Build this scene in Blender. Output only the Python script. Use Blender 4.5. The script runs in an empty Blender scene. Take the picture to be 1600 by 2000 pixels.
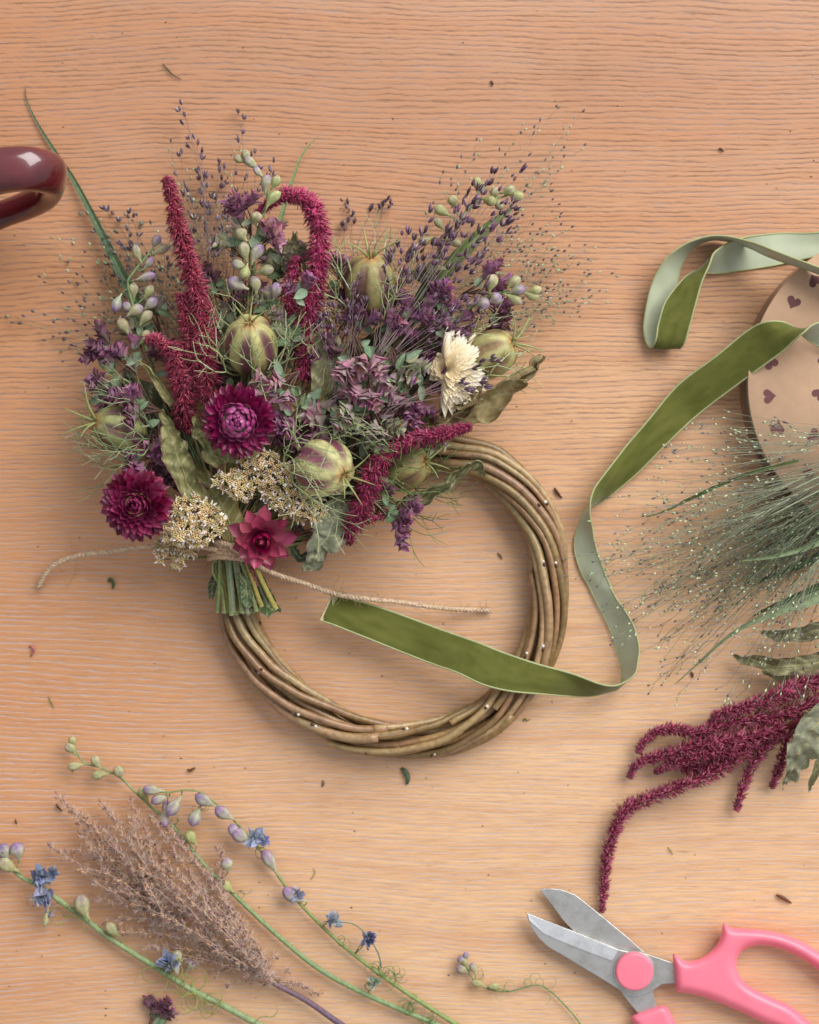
import bpy, math, random
from mathutils import Vector, Matrix, noise
R = random.Random(7)
PI = math.pi
S = 0.0003                 # metres on the table per photo pixel
H = 1.0                    # camera height over the table
C = bpy.context.scene.collection

# ------------------------------------------------------------------ helpers
def lin(v):
    v /= 255.0
    return v / 12.92 if v <= 0.04045 else ((v + 0.055) / 1.055) ** 2.4
def c(r, g, b): return (lin(r), lin(g), lin(b))
def jit(col, a=0.15, h=0.06):
    k = 1 + R.uniform(-a, a)
    return tuple(max(0.0, v * k * (1 + R.uniform(-h, h))) for v in col)
def mix(a, b, t): return tuple(a[i] + (b[i] - a[i]) * t for i in range(3))
def pick(pal): return R.choice(pal)
def P(x, y, z=0.0):
    """photo pixel (x, y) at real height z (mm) above the table -> world point"""
    f = (H - z * 0.001) / H
    return Vector(((x - 800) * S * f, (1000 - y) * S * f, z * 0.001))
def px(v): return v * S
def rv(a=1.0): return Vector((R.uniform(-a, a), R.uniform(-a, a), R.uniform(-a, a)))
def unit():
    while True:
        v = rv()
        if 0.05 < v.length < 1: return v.normalized()
def sm(t): t = max(0, min(1, t)); return t * t * (3 - 2 * t)
def catmull(pts, n):
    """n samples per segment through tuples of any length"""
    out = []
    k = len(pts)
    for i in range(k - 1):
        p0 = pts[max(0, i - 1)]; p1 = pts[i]; p2 = pts[i + 1]; p3 = pts[min(k - 1, i + 2)]
        for s in range(n):
            t = s / n
            out.append(tuple(0.5 * ((2 * b) + (-a + cc) * t + (2 * a - 5 * b + 4 * cc - d) * t * t + (-a + 3 * b - 3 * cc + d) * t ** 3)
                             for a, b, cc, d in zip(p0, p1, p2, p3)))
    out.append(tuple(pts[-1]))
    return out
def wpath(pts, n=6):
    """(x,y,z,r) photo tuples -> world points, radii in metres"""
    q = catmull(pts, n)
    return [P(a[0], a[1], a[2]) for a in q], [max(px(a[3]), 1e-6) for a in q]
def perp(d):
    a = Vector((0, 0, 1)) if abs(d.z) < 0.9 else Vector((1, 0, 0))
    return d.cross(a).normalized()
def frames(pts):
    fr = []
    n = None
    for i in range(len(pts)):
        t = pts[min(i + 1, len(pts) - 1)] - pts[max(i - 1, 0)]
        t = t.normalized() if t.length > 1e-12 else Vector((1, 0, 0))
        if n is None: n = perp(t)
        else:
            n = n - t * n.dot(t)
            n = n.normalized() if n.length > 1e-9 else perp(t)
        fr.append((t, n, t.cross(n)))
    return fr

ORG = {}
class MB:
    def __init__(s): s.v = []; s.f = []; s.c = []
    def tube(s, pts, rad, col, n=6, cap=True, flat=1.0):
        fr = frames(pts); b = len(s.v); m = len(pts)
        fn = callable(col)
        for i, p in enumerate(pts):
            r = rad[i] if isinstance(rad, (list, tuple)) else rad
            t, u, w = fr[i]
            for j in range(n):
                a = 2 * PI * j / n
                s.v.append(p + u * (math.cos(a) * r) + w * (math.sin(a) * r * flat))
                s.c.append(col(i / max(1, m - 1), j / n) if fn else col)
        for i in range(m - 1):
            for j in range(n):
                k = (j + 1) % n
                s.f.append((b + i * n + j, b + i * n + k, b + (i + 1) * n + k, b + (i + 1) * n + j))
        if cap:
            s.f.append(tuple(b + j for j in reversed(range(n))))
            s.f.append(tuple(b + (m - 1) * n + j for j in range(n)))
    def spike(s, p, d, L, w, c0, c1):
        u = perp(d); v = d.cross(u); b = len(s.v)
        for a in (0, 2.094, 4.189):
            s.v.append(p + u * (math.cos(a) * w) + v * (math.sin(a) * w)); s.c.append(c0)
        s.v.append(p + d * L); s.c.append(c1)
        s.f += [(b, b + 1, b + 3), (b + 1, b + 2, b + 3), (b + 2, b, b + 3)]
    def petal(s, p, d, n, L, W, cup=0.3, bend=0.0, c0=(1, 1, 1), c1=None, nu=5, nv=2, pw=0.75, base=0.25, twist=0.0, vein=None):
        """a curved pointed petal or leaf, starting at p along d, upper side n"""
        c1 = c1 or c0
        d = d.normalized(); n = (n - d * n.dot(d))
        n = n.normalized() if n.length > 1e-6 else perp(d)
        side = d.cross(n); b = len(s.v); pos = p.copy()
        for i in range(nu + 1):
            t = i / nu; th = bend * t
            dd = d * math.cos(th) + n * math.sin(th); nn = n * math.cos(th) - d * math.sin(th)
            sd = side * math.cos(twist * t) + nn * math.sin(twist * t)
            w = W * 0.5 * (base * (1 - t) ** 2 + (1 - base * (1 - t) ** 2) * max(0.0, math.sin(PI * min(1, t ** pw))) ** 0.85)
            if i == nu: w = W * 0.02
            cl = mix(c0, c1, t)
            for j in range(-nv, nv + 1):
                q = j / nv
                s.v.append(pos + sd * (q * w) + nn * (cup * w * q * q))
                s.c.append(vein if (vein and j == 0) else cl)
            pos = pos + dd * (L / nu)
        k = 2 * nv + 1
        for i in range(nu):
            for j in range(k - 1):
                a = b + i * k + j
                s.f.append((a, a + 1, a + k + 1, a + k))
    def bud(s, p, d, L, r, ca, cb, cstripe=None, n=8, tail=0.35, bend=0.0):
        """a spindle: narrow tail, full belly, blunt tip"""
        prof = [(0, .16), (.15, .2), (tail, .5), (.5, .92), (.66, 1), (.8, .9), (.92, .58), (1, .12)]
        u = perp(d); pts = []; rad = []
        for t, q in prof:
            pts.append(p + d * (L * t) + u * (bend * L * math.sin(t * PI) * .3)); rad.append(r * q)
        def col(t, a):
            k = mix(ca, cb, sm((t - .45) * 2.2))
            if cstripe and (int(a * n + .5) % 2 == 0): k = mix(k, cstripe, .55 * sm(t * 1.6))
            return k
        s.tube(pts, rad, col, n)
    def husk(s, p, d, L, r, ca, cb, n=6):
        pts = []; rad = []
        for t, q in ((0, .2), (.25, .8), (.45, 1), (.7, .72), (.88, .34), (1, .04)):
            pts.append(p + d * (L * t)); rad.append(r * q)
        s.tube(pts, rad, lambda t, a: mix(ca, cb, .8 if int(a * n + .5) % 3 == 0 else 0), n)
    def ball(s, p, r, col, seg=6, rings=4, sq=(1, 1, 1), bump=0.0):
        b = len(s.v)
        s.v.append(p + Vector((0, 0, r * sq[2]))); s.c.append(col)
        for i in range(1, rings):
            th = PI * i / rings
            for j in range(seg):
                a = 2 * PI * (j + .5 * (i % 2)) / seg
                k = r * (1 + R.uniform(-bump, bump))
                s.v.append(p + Vector((math.sin(th) * math.cos(a) * k * sq[0], math.sin(th) * math.sin(a) * k * sq[1], math.cos(th) * k * sq[2]))); s.c.append(col)
        s.v.append(p - Vector((0, 0, r * sq[2]))); s.c.append(col)
        e = len(s.v) - 1
        for j in range(seg):
            k = (j + 1) % seg
            s.f.append((b, b + 1 + j, b + 1 + k))
            s.f.append((e, e - seg + k, e - seg + j))
        for i in range(rings - 2):
            for j in range(seg):
                k = (j + 1) % seg; a = b + 1 + i * seg
                s.f.append((a + j, a + seg + j, a + seg + k, a + k))
    def grid(s, rows, cols_):
        b = len(s.v); n = len(rows[0])
        for r_, cr in zip(rows, cols_):
            s.v += r_; s.c += cr
        for i in range(len(rows) - 1):
            for j in range(n - 1):
                a = b + i * n + j
                s.f.append((a, a + 1, a + n + 1, a + n))
    def build(s, name, mat, parent=None, smooth=True, origin=None):
        if parent is not None: o0 = ORG[parent.name]
        elif origin is not None: o0 = origin
        else:
            k = len(s.v); o0 = Vector((sum(v.x for v in s.v) / k, sum(v.y for v in s.v) / k, min(v.z for v in s.v)))
        me = bpy.data.meshes.new(name)
        me.from_pydata([tuple(v - o0) for v in s.v], [], s.f)
        at = me.color_attributes.new('Col', 'FLOAT_COLOR', 'POINT')
        flat = []
        for q in s.c: flat += (q[0], q[1], q[2], 1.0)
        at.data.foreach_set('color', flat)
        if smooth: me.polygons.foreach_set('use_smooth', [True] * len(me.polygons))
        me.materials.append(mat); me.update()
        o = bpy.data.objects.new(name, me); C.objects.link(o)
        if parent is not None: o.parent = parent
        else: o.location = o0
        ORG[o.name] = o0
        return o
LABELS = set()
def thing(name, label, cat, loc, group=None):
    o = bpy.data.objects.new(name, None); C.objects.link(o)
    o.empty_display_size = 0.01
    o.location = loc; o['label'] = label; o['category'] = cat; o['kind'] = 'thing'
    if group: o['group'] = group
    if label in LABELS: print('DUPLICATE LABEL', label)
    LABELS.add(label)
    ORG[o.name] = Vector(loc)
    return o
def tag(o, label, cat, group=None, kind=None):
    if label: o['label'] = label
    if cat: o['category'] = cat
    if group: o['group'] = group
    if kind: o['kind'] = kind
    return o

# ------------------------------------------------------------------ materials
def cmat(name, rough=.6, nscale=400, namt=.25, bump=0.0, bscale=900, trans=0.0, spec=.3, sheen=0.0, coat=0.0, metal=0.0, sheen_tint=(1, 1, 1), stretch=None, brough=.3, dist=.0004):
    m = bpy.data.materials.new(name); m.use_nodes = True
    nt = m.node_tree; N = nt.nodes; Lk = nt.links
    b = N['Principled BSDF']; out = N['Material Output']
    at = N.new('ShaderNodeAttribute'); at.attribute_name = 'Col'
    tc = N.new('ShaderNodeTexCoord'); src = tc.outputs['Object']
    if stretch:
        mp = N.new('ShaderNodeMapping'); mp.inputs['Scale'].default_value = stretch
        Lk.new(src, mp.inputs['Vector']); src = mp.outputs['Vector']
    nz = N.new('ShaderNodeTexNoise'); nz.inputs['Scale'].default_value = nscale; nz.inputs['Detail'].default_value = 3
    Lk.new(src, nz.inputs['Vector'])
    mr = N.new('ShaderNodeMapRange'); mr.inputs[1].default_value = .3; mr.inputs[2].default_value = .7
    mr.inputs[3].default_value = 1 - namt; mr.inputs[4].default_value = 1 + namt
    Lk.new(nz.outputs[0], mr.inputs[0])
    vm = N.new('ShaderNodeVectorMath'); vm.operation = 'SCALE'
    Lk.new(at.outputs['Color'], vm.inputs[0]); Lk.new(mr.outputs[0], vm.inputs['Scale'])
    Lk.new(vm.outputs[0], b.inputs['Base Color'])
    b.inputs['Roughness'].default_value = rough; b.inputs['Specular IOR Level'].default_value = spec
    b.inputs['Metallic'].default_value = metal
    b.inputs['Sheen Weight'].default_value = sheen; b.inputs['Sheen Roughness'].default_value = brough
    b.inputs['Sheen Tint'].default_value = (*sheen_tint, 1)
    b.inputs['Coat Weight'].default_value = coat; b.inputs['Coat Roughness'].default_value = .08
    if bump:
        n2 = N.new('ShaderNodeTexNoise'); n2.inputs['Scale'].default_value = bscale; n2.inputs['Detail'].default_value = 4
        Lk.new(src, n2.inputs['Vector'])
        bp = N.new('ShaderNodeBump'); bp.inputs['Strength'].default_value = bump; bp.inputs['Distance'].default_value = dist
        Lk.new(n2.outputs[0], bp.inputs['Height']); Lk.new(bp.outputs[0], b.inputs['Normal'])
    if trans:
        tr = N.new('ShaderNodeBsdfTranslucent'); Lk.new(vm.outputs[0], tr.inputs['Color'])
        mx = N.new('ShaderNodeMixShader'); mx.inputs[0].default_value = trans
        Lk.new(b.outputs[0], mx.inputs[1]); Lk.new(tr.outputs[0], mx.inputs[2]); Lk.new(mx.outputs[0], out.inputs['Surface'])
    return m
M = dict(
    leaf=cmat('dried_leaf', .62, 350, .22, .5, 700, .18),
    bract=cmat('dried_bract', .6, 500, .2, .3, 1500, .25, spec=.25),
    stem=cmat('plant_stem', .55, 500, .2, .3, 900, 0, stretch=(1, 1, 1)),
    thread=cmat('thin_plant_thread', .6, 300, .15, 0, 900, .1),
    seed=cmat('seed_husk', .45, 900, .2, 0, 900, .1, spec=.4),
    papery=cmat('papery_petal', .33, 260, .18, .35, 600, .2, spec=.5, stretch=(1, 1, 1)),
    cream=cmat('cream_papery_petal', .55, 260, .03, .1, 900, .25, spec=.3),
    bristle=cmat('amaranth_bristle', .5, 260, .25, 0, 900, .22, spec=.35),
    pod=cmat('pod_skin', .5, 300, .2, .6, 420, .1, spec=.4),
    yarrow=cmat('yarrow_floret', .8, 1200, .15, .5, 2500, .12, spec=.2),
    hair=cmat('plume_hair', .5, 300, .1, 0, 900, .45, spec=.4),
    bark=cmat('willow_bark', .34, 330, .24, .3, 700, 0, spec=.6),
    nub=cmat('willow_bud', .6, 800, .15, .3, 900, 0),
    velvet=cmat('green_velvet', .9, 60, .05, .35, 2600, 0, spec=.1, sheen=.4, sheen_tint=(.86, .84, .68), brough=.4),
    satin=cmat('pale_satin_back', .42, 90, .06, .15, 2600, 0, spec=.45, sheen=.2),
    selv=cmat('woven_selvedge', .6, 2500, .2, .5, 3000, .0, spec=.3),
    twine=cmat('jute_fibre', .75, 900, .3, .4, 2500, .1, spec=.2),
    kraft=cmat('kraft_card', .75, 150, .05, .12, 2500, 0, spec=.2),
    ink=cmat('printed_ink', .7, 900, .08, 0, 900, 0, spec=.2),
    pink=cmat('pink_plastic', .34, 90, .045, .08, 500, 0, spec=.5),
    crumb=cmat('dry_crumb', .7, 900, .3, .4, 900, .1),
)
for k, v in (('pink', .25),):
    b = M[k].node_tree.nodes['Principled BSDF']
    b.inputs['Subsurface Weight'].default_value = v; b.inputs['Subsurface Radius'].default_value = (.004, .002, .0015); b.inputs['Subsurface Scale'].default_value = 1

def metal_mat(name, base, r0, r1):
    m = bpy.data.materials.new(name); m.use_nodes = True; N = m.node_tree.nodes; Lk = m.node_tree.links
    b = N['Principled BSDF']; b.inputs['Metallic'].default_value = .85
    tc = N.new('ShaderNodeTexCoord')
    nz = N.new('ShaderNodeTexNoise'); nz.inputs['Scale'].default_value = 130; nz.inputs['Detail'].default_value = 7; nz.inputs['Roughness'].default_value = .65
    Lk.new(tc.outputs['Object'], nz.inputs['Vector'])
    rp = N.new('ShaderNodeValToRGB'); e = rp.color_ramp.elements
    e[0].position = .3; e[0].color = (base[0] * .7, base[1] * .7, base[2] * .66, 1)
    e[1].position = .56; e[1].color = (*base, 1)
    Lk.new(nz.outputs[0], rp.inputs[0]); Lk.new(rp.outputs[0], b.inputs['Base Color'])
    mr = N.new('ShaderNodeMapRange'); mr.inputs[3].default_value = r1; mr.inputs[4].default_value = r0
    Lk.new(nz.outputs[0], mr.inputs[0]); Lk.new(mr.outputs[0], b.inputs['Roughness'])
    mp = N.new('ShaderNodeMapping'); mp.inputs['Scale'].default_value = (1, 6, 1); mp.inputs['Rotation'].default_value = (0, 0, 1.0)
    Lk.new(tc.outputs['Object'], mp.inputs['Vector'])
    n2 = N.new('ShaderNodeTexNoise'); n2.inputs['Scale'].default_value = 500; n2.inputs['Detail'].default_value = 3
    Lk.new(mp.outputs[0], n2.inputs['Vector'])
    bp = N.new('ShaderNodeBump'); bp.inputs['Strength'].default_value = .12; bp.inputs['Distance'].default_value = .0003
    Lk.new(n2.outputs[0], bp.inputs['Height']); Lk.new(bp.outputs[0], b.inputs['Normal'])
    return m
M['steel'] = metal_mat('worn_steel', c(196, 194, 190), .3, .5)
M['edge'] = metal_mat('ground_steel', c(240, 240, 240), .2, .38)

def ceramic():
    m = bpy.data.materials.new('maroon_glaze'); m.use_nodes = True; N = m.node_tree.nodes; Lk = m.node_tree.links
    b = N['Principled BSDF']
    tc = N.new('ShaderNodeTexCoord')
    nz = N.new('ShaderNodeTexNoise'); nz.inputs['Scale'].default_value = 55; nz.inputs['Detail'].default_value = 6
    Lk.new(tc.outputs['Object'], nz.inputs['Vector'])
    rp = N.new('ShaderNodeValToRGB'); e = rp.color_ramp.elements
    e[0].position = .3; e[0].color = (*c(66, 12, 18), 1); e[1].position = .7; e[1].color = (*c(104, 26, 32), 1)
    Lk.new(nz.outputs[0], rp.inputs[0]); Lk.new(rp.outputs[0], b.inputs['Base Color'])
    b.inputs['Roughness'].default_value = .28; b.inputs['Coat Weight'].default_value = 1; b.inputs['Coat Roughness'].default_value = .05
    n2 = N.new('ShaderNodeTexNoise'); n2.inputs['Scale'].default_value = 120; n2.inputs['Detail'].default_value = 2
    Lk.new(tc.outputs['Object'], n2.inputs['Vector'])
    bp = N.new('ShaderNodeBump'); bp.inputs['Strength'].default_value = .25; bp.inputs['Distance'].default_value = .0006
    Lk.new(n2.outputs[0], bp.inputs['Height']); Lk.new(bp.outputs[0], b.inputs['Coat Normal'])
    return m
M['glaze'] = ceramic()

def wood():
    m = bpy.data.materials.new('brushed_oak'); m.use_nodes = True; N = m.node_tree.nodes; Lk = m.node_tree.links
    b = N['Principled BSDF']
    def node(t, **kw):
        n = N.new(t)
        for k, v in kw.items(): setattr(n, k, v)
        return n
    def math_(op, a, bb=None, clamp=False):
        n = node('ShaderNodeMath', operation=op); n.use_clamp = clamp
        for i, q in enumerate((a, bb)):
            if q is None: continue
            if isinstance(q, (int, float)): n.inputs[i].default_value = q
            else: Lk.new(q, n.inputs[i])
        return n.outputs[0]
    def noise_(scale, sc=(1, 1, 1), detail=3, rough=.5, vec=None, loc=(0, 0, 0), dist=0):
        mp = node('ShaderNodeMapping'); mp.inputs['Scale'].default_value = sc; mp.inputs['Location'].default_value = loc
        Lk.new(vec or tc.outputs['Object'], mp.inputs['Vector'])
        n = node('ShaderNodeTexNoise'); n.inputs['Scale'].default_value = scale; n.inputs['Detail'].default_value = detail
        n.inputs['Roughness'].default_value = rough; n.inputs['Distortion'].default_value = dist
        Lk.new(mp.outputs[0], n.inputs['Vector'])
        return n.outputs[0]
    def ramp(f, stops):
        n = node('ShaderNodeValToRGB'); e = n.color_ramp.elements
        e[0].position, e[0].color = stops[0][0], (*stops[0][1], 1)
        e[1].position, e[1].color = stops[-1][0], (*stops[-1][1], 1)
        for p_, q in stops[1:-1]:
            x = e.new(p_); x.color = (*q, 1)
        Lk.new(f, n.inputs[0]); return n.outputs[0]
    def mixc(f, a, bb, mode='MIX'):
        n = node('ShaderNodeMix', data_type='RGBA', blend_type=mode)
        for i, q in ((0, f), (6, a), (7, bb)):
            if isinstance(q, (int, float)): n.inputs[i].default_value = q
            elif isinstance(q, tuple): n.inputs[i].default_value = (*q, 1)
            else: Lk.new(q, n.inputs[i])
        return n.outputs[2]
    tc = node('ShaderNodeTexCoord')
    sp = node('ShaderNodeSeparateXYZ'); Lk.new(tc.outputs['Object'], sp.inputs[0])
    X, Y = sp.outputs[0], sp.outputs[1]
    # warp the growth rings: long gentle waves, small wobbles
    w1 = noise_(2.2, (1, 1.8, 1), 2); w2 = noise_(22, (1, 2.6, 1), 2, .5, None, (3, 1, 0)); w3 = noise_(110, (1, 2.2, 1), 3, .65, None, (7, 4, 0))
    yy = math_('ADD', Y, math_('MULTIPLY', math_('SUBTRACT', w1, .5), .06))
    yy = math_('ADD', yy, math_('MULTIPLY', math_('SUBTRACT', w2, .5), .0040))
    yy = math_('ADD', yy, math_('MULTIPLY', math_('SUBTRACT', w3, .5), .0022))
    cm = node('ShaderNodeCombineXYZ'); Lk.new(yy, cm.inputs[1]); Lk.new(math_('MULTIPLY', X, .09), cm.inputs[0])
    WV = cm.outputs[0]
    # ring phase: spacing about 4.4 mm, varied by a slow noise across the board
    slow = noise_(34, (.0, 1, 1), 1, .5, WV)
    ph = math_('ADD', math_('MULTIPLY', yy, 2 * PI / .0031), math_('MULTIPLY', slow, 4.0))
    ring = math_('ADD', math_('MULTIPLY', math_('SINE', ph), .5), .5)
    ring = math_('POWER', ring, 2.6)                      # narrow soft earlywood grooves
    brk = noise_(130, (.28, 2.0, 1), 4, .65, None, (2, 9, 0))      # where a groove fades out
    dash = noise_(700, (.16, 1.3, 1), 3, .7, None, (6, 2, 0))
    groove = math_('MULTIPLY', math_('MULTIPLY', ring, ramp_f(node, Lk, brk, .28, .60)), math_('ADD', .45, math_('MULTIPLY', ramp_f(node, Lk, dash, .38, .62), .6)))
    pore = noise_(520, (.10, 1, 1), 4, .7, None, (5, 5, 0))      # fine short pores
    poref = ramp_f(node, Lk, pore, .56, .72)
    fib = noise_(1000, (.045, 1, 1), 4, .75)
    # base colour patches
    big = noise_(3.2, (.7, 1.6, 1), 3, .55, None, (11, 2, 0))
    mid = noise_(55, (.12, 1, 1), 3, .6, WV)
    base = ramp(big, [(.3, c(208, 150, 102)), (.5, c(215, 162, 116)), (.7, c(221, 173, 130))])
    top_shade = ramp_f(node, Lk, math_('ADD', Y, math_('MULTIPLY', math_('SUBTRACT', big, .5), .3)), .02, .24)
    base = mixc(top_shade, base, ramp(big, [(.3, c(184, 134, 100)), (.5, c(197, 149, 115)), (.7, c(206, 161, 128))]))  # darker tones up the board: the dimmer light there is put into the colour
    # the board gets lighter, yellower and smoother towards the lower right
    low_right = ramp_f(node, Lk, math_('ADD', math_('ADD', math_('MULTIPLY', X, 1.0), math_('MULTIPLY', Y, -1.35)), math_('MULTIPLY', math_('SUBTRACT', big, .5), .5)), -.12, .42)
    left_shade = ramp_f(node, Lk, math_('ADD', math_('MULTIPLY', X, -1.0), math_('MULTIPLY', math_('SUBTRACT', big, .5), .25)), .10, .27)  # shade along the left side, painted in as a darker orange
    base = mixc(math_('MULTIPLY', low_right, .85), base, c(232, 190, 144))
    base = mixc(math_('MULTIPLY', left_shade, .45), base, c(196, 130, 82))
    base = mixc(math_('MULTIPLY', ramp_f(node, Lk, mid, .4, .75), .5), base, c(196, 132, 88))
    base = mixc(math_('MULTIPLY', ramp_f(node, Lk, fib, .40, .66), .42), base, c(168, 118, 86))
    # upper board: brown groove floors; lower board: pale greyish grooves
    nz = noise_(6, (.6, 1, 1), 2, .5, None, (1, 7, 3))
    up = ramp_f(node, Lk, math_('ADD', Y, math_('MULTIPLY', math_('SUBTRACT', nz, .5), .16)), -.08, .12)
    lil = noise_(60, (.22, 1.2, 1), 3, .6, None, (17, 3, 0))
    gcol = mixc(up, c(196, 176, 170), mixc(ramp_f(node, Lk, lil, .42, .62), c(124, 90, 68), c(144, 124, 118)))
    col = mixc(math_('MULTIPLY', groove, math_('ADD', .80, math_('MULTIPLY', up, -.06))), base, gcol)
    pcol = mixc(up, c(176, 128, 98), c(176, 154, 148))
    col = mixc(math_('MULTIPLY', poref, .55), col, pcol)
    # a few worn, smoky and reddish marks
    st = noise_(9, (.45, 1, 1), 4, .6, None, (21, 5, 0))
    col = mixc(math_('MULTIPLY', ramp_f(node, Lk, st, .6, .78), .35), col, c(150, 100, 70))
    sp2 = noise_(230, (.8, 1, 1), 2, .5, None, (31, 15, 0))
    col = mixc(math_('MULTIPLY', ramp_f(node, Lk, sp2, .76, .80), .55), col, c(92, 66, 48))
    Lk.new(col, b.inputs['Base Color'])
    b.inputs['Roughness'].default_value = .5; b.inputs['Specular IOR Level'].default_value = .38
    amp = math_('SUBTRACT', 1.0, math_('MULTIPLY', low_right, .6))
    hgt = math_('SUBTRACT', math_('MULTIPLY', fib, .34), math_('MULTIPLY', amp, math_('ADD', math_('MULTIPLY', groove, .85), math_('MULTIPLY', poref, .3))))
    bp = node('ShaderNodeBump'); bp.inputs['Strength'].default_value = .6; bp.inputs['Distance'].default_value = .0005
    Lk.new(hgt, bp.inputs['Height']); Lk.new(bp.outputs[0], b.inputs['Normal'])
    return m
def ramp_f(node, Lk, f, lo, hi):
    n = node('ShaderNodeMapRange'); n.interpolation_type = 'SMOOTHSTEP'
    n.inputs[1].default_value = lo; n.inputs[2].default_value = hi
    Lk.new(f, n.inputs[0]); return n.outputs[0]
M['wood'] = wood()

# ------------------------------------------------------------------ table, light, camera
t = MB()
a, th = .75, .03
t.v = [Vector((x, y, z)) for z in (-th, 0) for x, y in ((-a, -a), (a, -a), (a, a), (-a, a))]
t.f = [(3, 2, 1, 0), (4, 5, 6, 7), (0, 1, 5, 4), (1, 2, 6, 5), (2, 3, 7, 6), (3, 0, 4, 7)]
t.c = [(1, 1, 1)] * 8
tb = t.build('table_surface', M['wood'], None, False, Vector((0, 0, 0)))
tag(tb, 'pale orange brushed oak table top with wavy horizontal grain', None, kind='structure')

cam = bpy.data.cameras.new('camera'); co = bpy.data.objects.new('camera', cam); C.objects.link(co)
co.location = (0, 0, H); cam.sensor_fit = 'VERTICAL'; cam.sensor_height = 36; cam.lens = 60 * H
cam.clip_start = .01; cam.clip_end = 50
cam.dof.use_dof = True; cam.dof.focus_distance = H - .052; cam.dof.aperture_fstop = 5.0
bpy.context.scene.camera = co

def area(name, loc, tgt, sx, sy, power, col):
    l = bpy.data.lights.new(name, 'AREA'); l.shape = 'RECTANGLE'; l.size = sx; l.size_y = sy; l.energy = power; l.color = col
    o = bpy.data.objects.new(name, l); C.objects.link(o); o.location = loc
    o.rotation_euler = (Vector(tgt) - Vector(loc)).to_track_quat('-Z', 'Y').to_euler()
    return o
area('window_light', (2.1, 2.3, 2.75), (0, 0, 0), 3.6, 2.8, 196, (1.0, .985, .965))
w = bpy.data.worlds.new('World'); bpy.context.scene.world = w; w.use_nodes = True
N = w.node_tree.nodes; Lk = w.node_tree.links; bg = N['Background']
tc = N.new('ShaderNodeTexCoord'); dt = N.new('ShaderNodeVectorMath'); dt.operation = 'DOT_PRODUCT'
dt.inputs[1].default_value = Vector((.45, .62, .64)).normalized()
Lk.new(tc.outputs['Generated'], dt.inputs[0])
rp = N.new('ShaderNodeValToRGB'); e = rp.color_ramp.elements
e[0].position = 0.0; e[0].color = (.34, .31, .30, 1); e[1].position = 1.0; e[1].color = (.95, .98, 1.05, 1)
x = e.new(.45); x.color = (.46, .47, .50, 1)
mr = N.new('ShaderNodeMapRange'); mr.inputs[1].default_value = -1; mr.inputs[2].default_value = 1
Lk.new(dt.outputs['Value'], mr.inputs[0]); Lk.new(mr.outputs[0], rp.inputs[0]); Lk.new(rp.outputs[0], bg.inputs['Color'])
bg.inputs['Strength'].default_value = .66
vs = bpy.context.scene.view_settings
vs.view_transform = 'Standard'; vs.look = 'None'; vs.gamma = 1; vs.use_curve_mapping = False; vs.exposure = .19
bpy.context.scene.cycles.max_bounces = 6; bpy.context.scene.cycles.diffuse_bounces = 3
bpy.context.scene.cycles.transparent_max_bounces = 4
try: bpy.context.scene.cycles.use_denoising = True
except Exception: pass

# ------------------------------------------------------------------ wreath
WC = (767, 1160)
RAD = [(-190, 342), (-168, 341), (-152, 330), (-136, 321), (-122, 317), (-102, 322), (-84, 324), (-66, 333), (-47, 342), (-15, 345), (2, 345), (25, 356), (38, 358), (52, 355), (67, 339), (90, 328), (110, 325), (140, 332), (170, 342)]
def wr(a):
    while a < -190: a += 360
    while a > 170: a -= 360
    for (a0, r0), (a1, r1) in zip(RAD, RAD[1:]):
        if a0 <= a <= a1:
            k = sm((a - a0) / (a1 - a0)); return r0 + (r1 - r0) * k - 38
    return 292
root = thing('wreath', 'round willow wreath of twisted brown rods under the bouquet and ribbon', 'wreath', P(*WC, 0))
BARK = [c(150, 122, 76), c(134, 106, 62), c(156, 118, 86), c(126, 100, 60), c(166, 138, 96), c(148, 112, 80), c(156, 132, 90)]
TW = 1.85
slots = []
for i in range(12): slots.append((2 * PI * i / 12 + R.uniform(-.07, .07), 30.5 + (i % 3) * 1.1, 7.6 + (i * 5 % 3) * .7))
for i in range(5): slots.append((2 * PI * i / 5 + .4, 14.0, 8.4))
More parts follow.
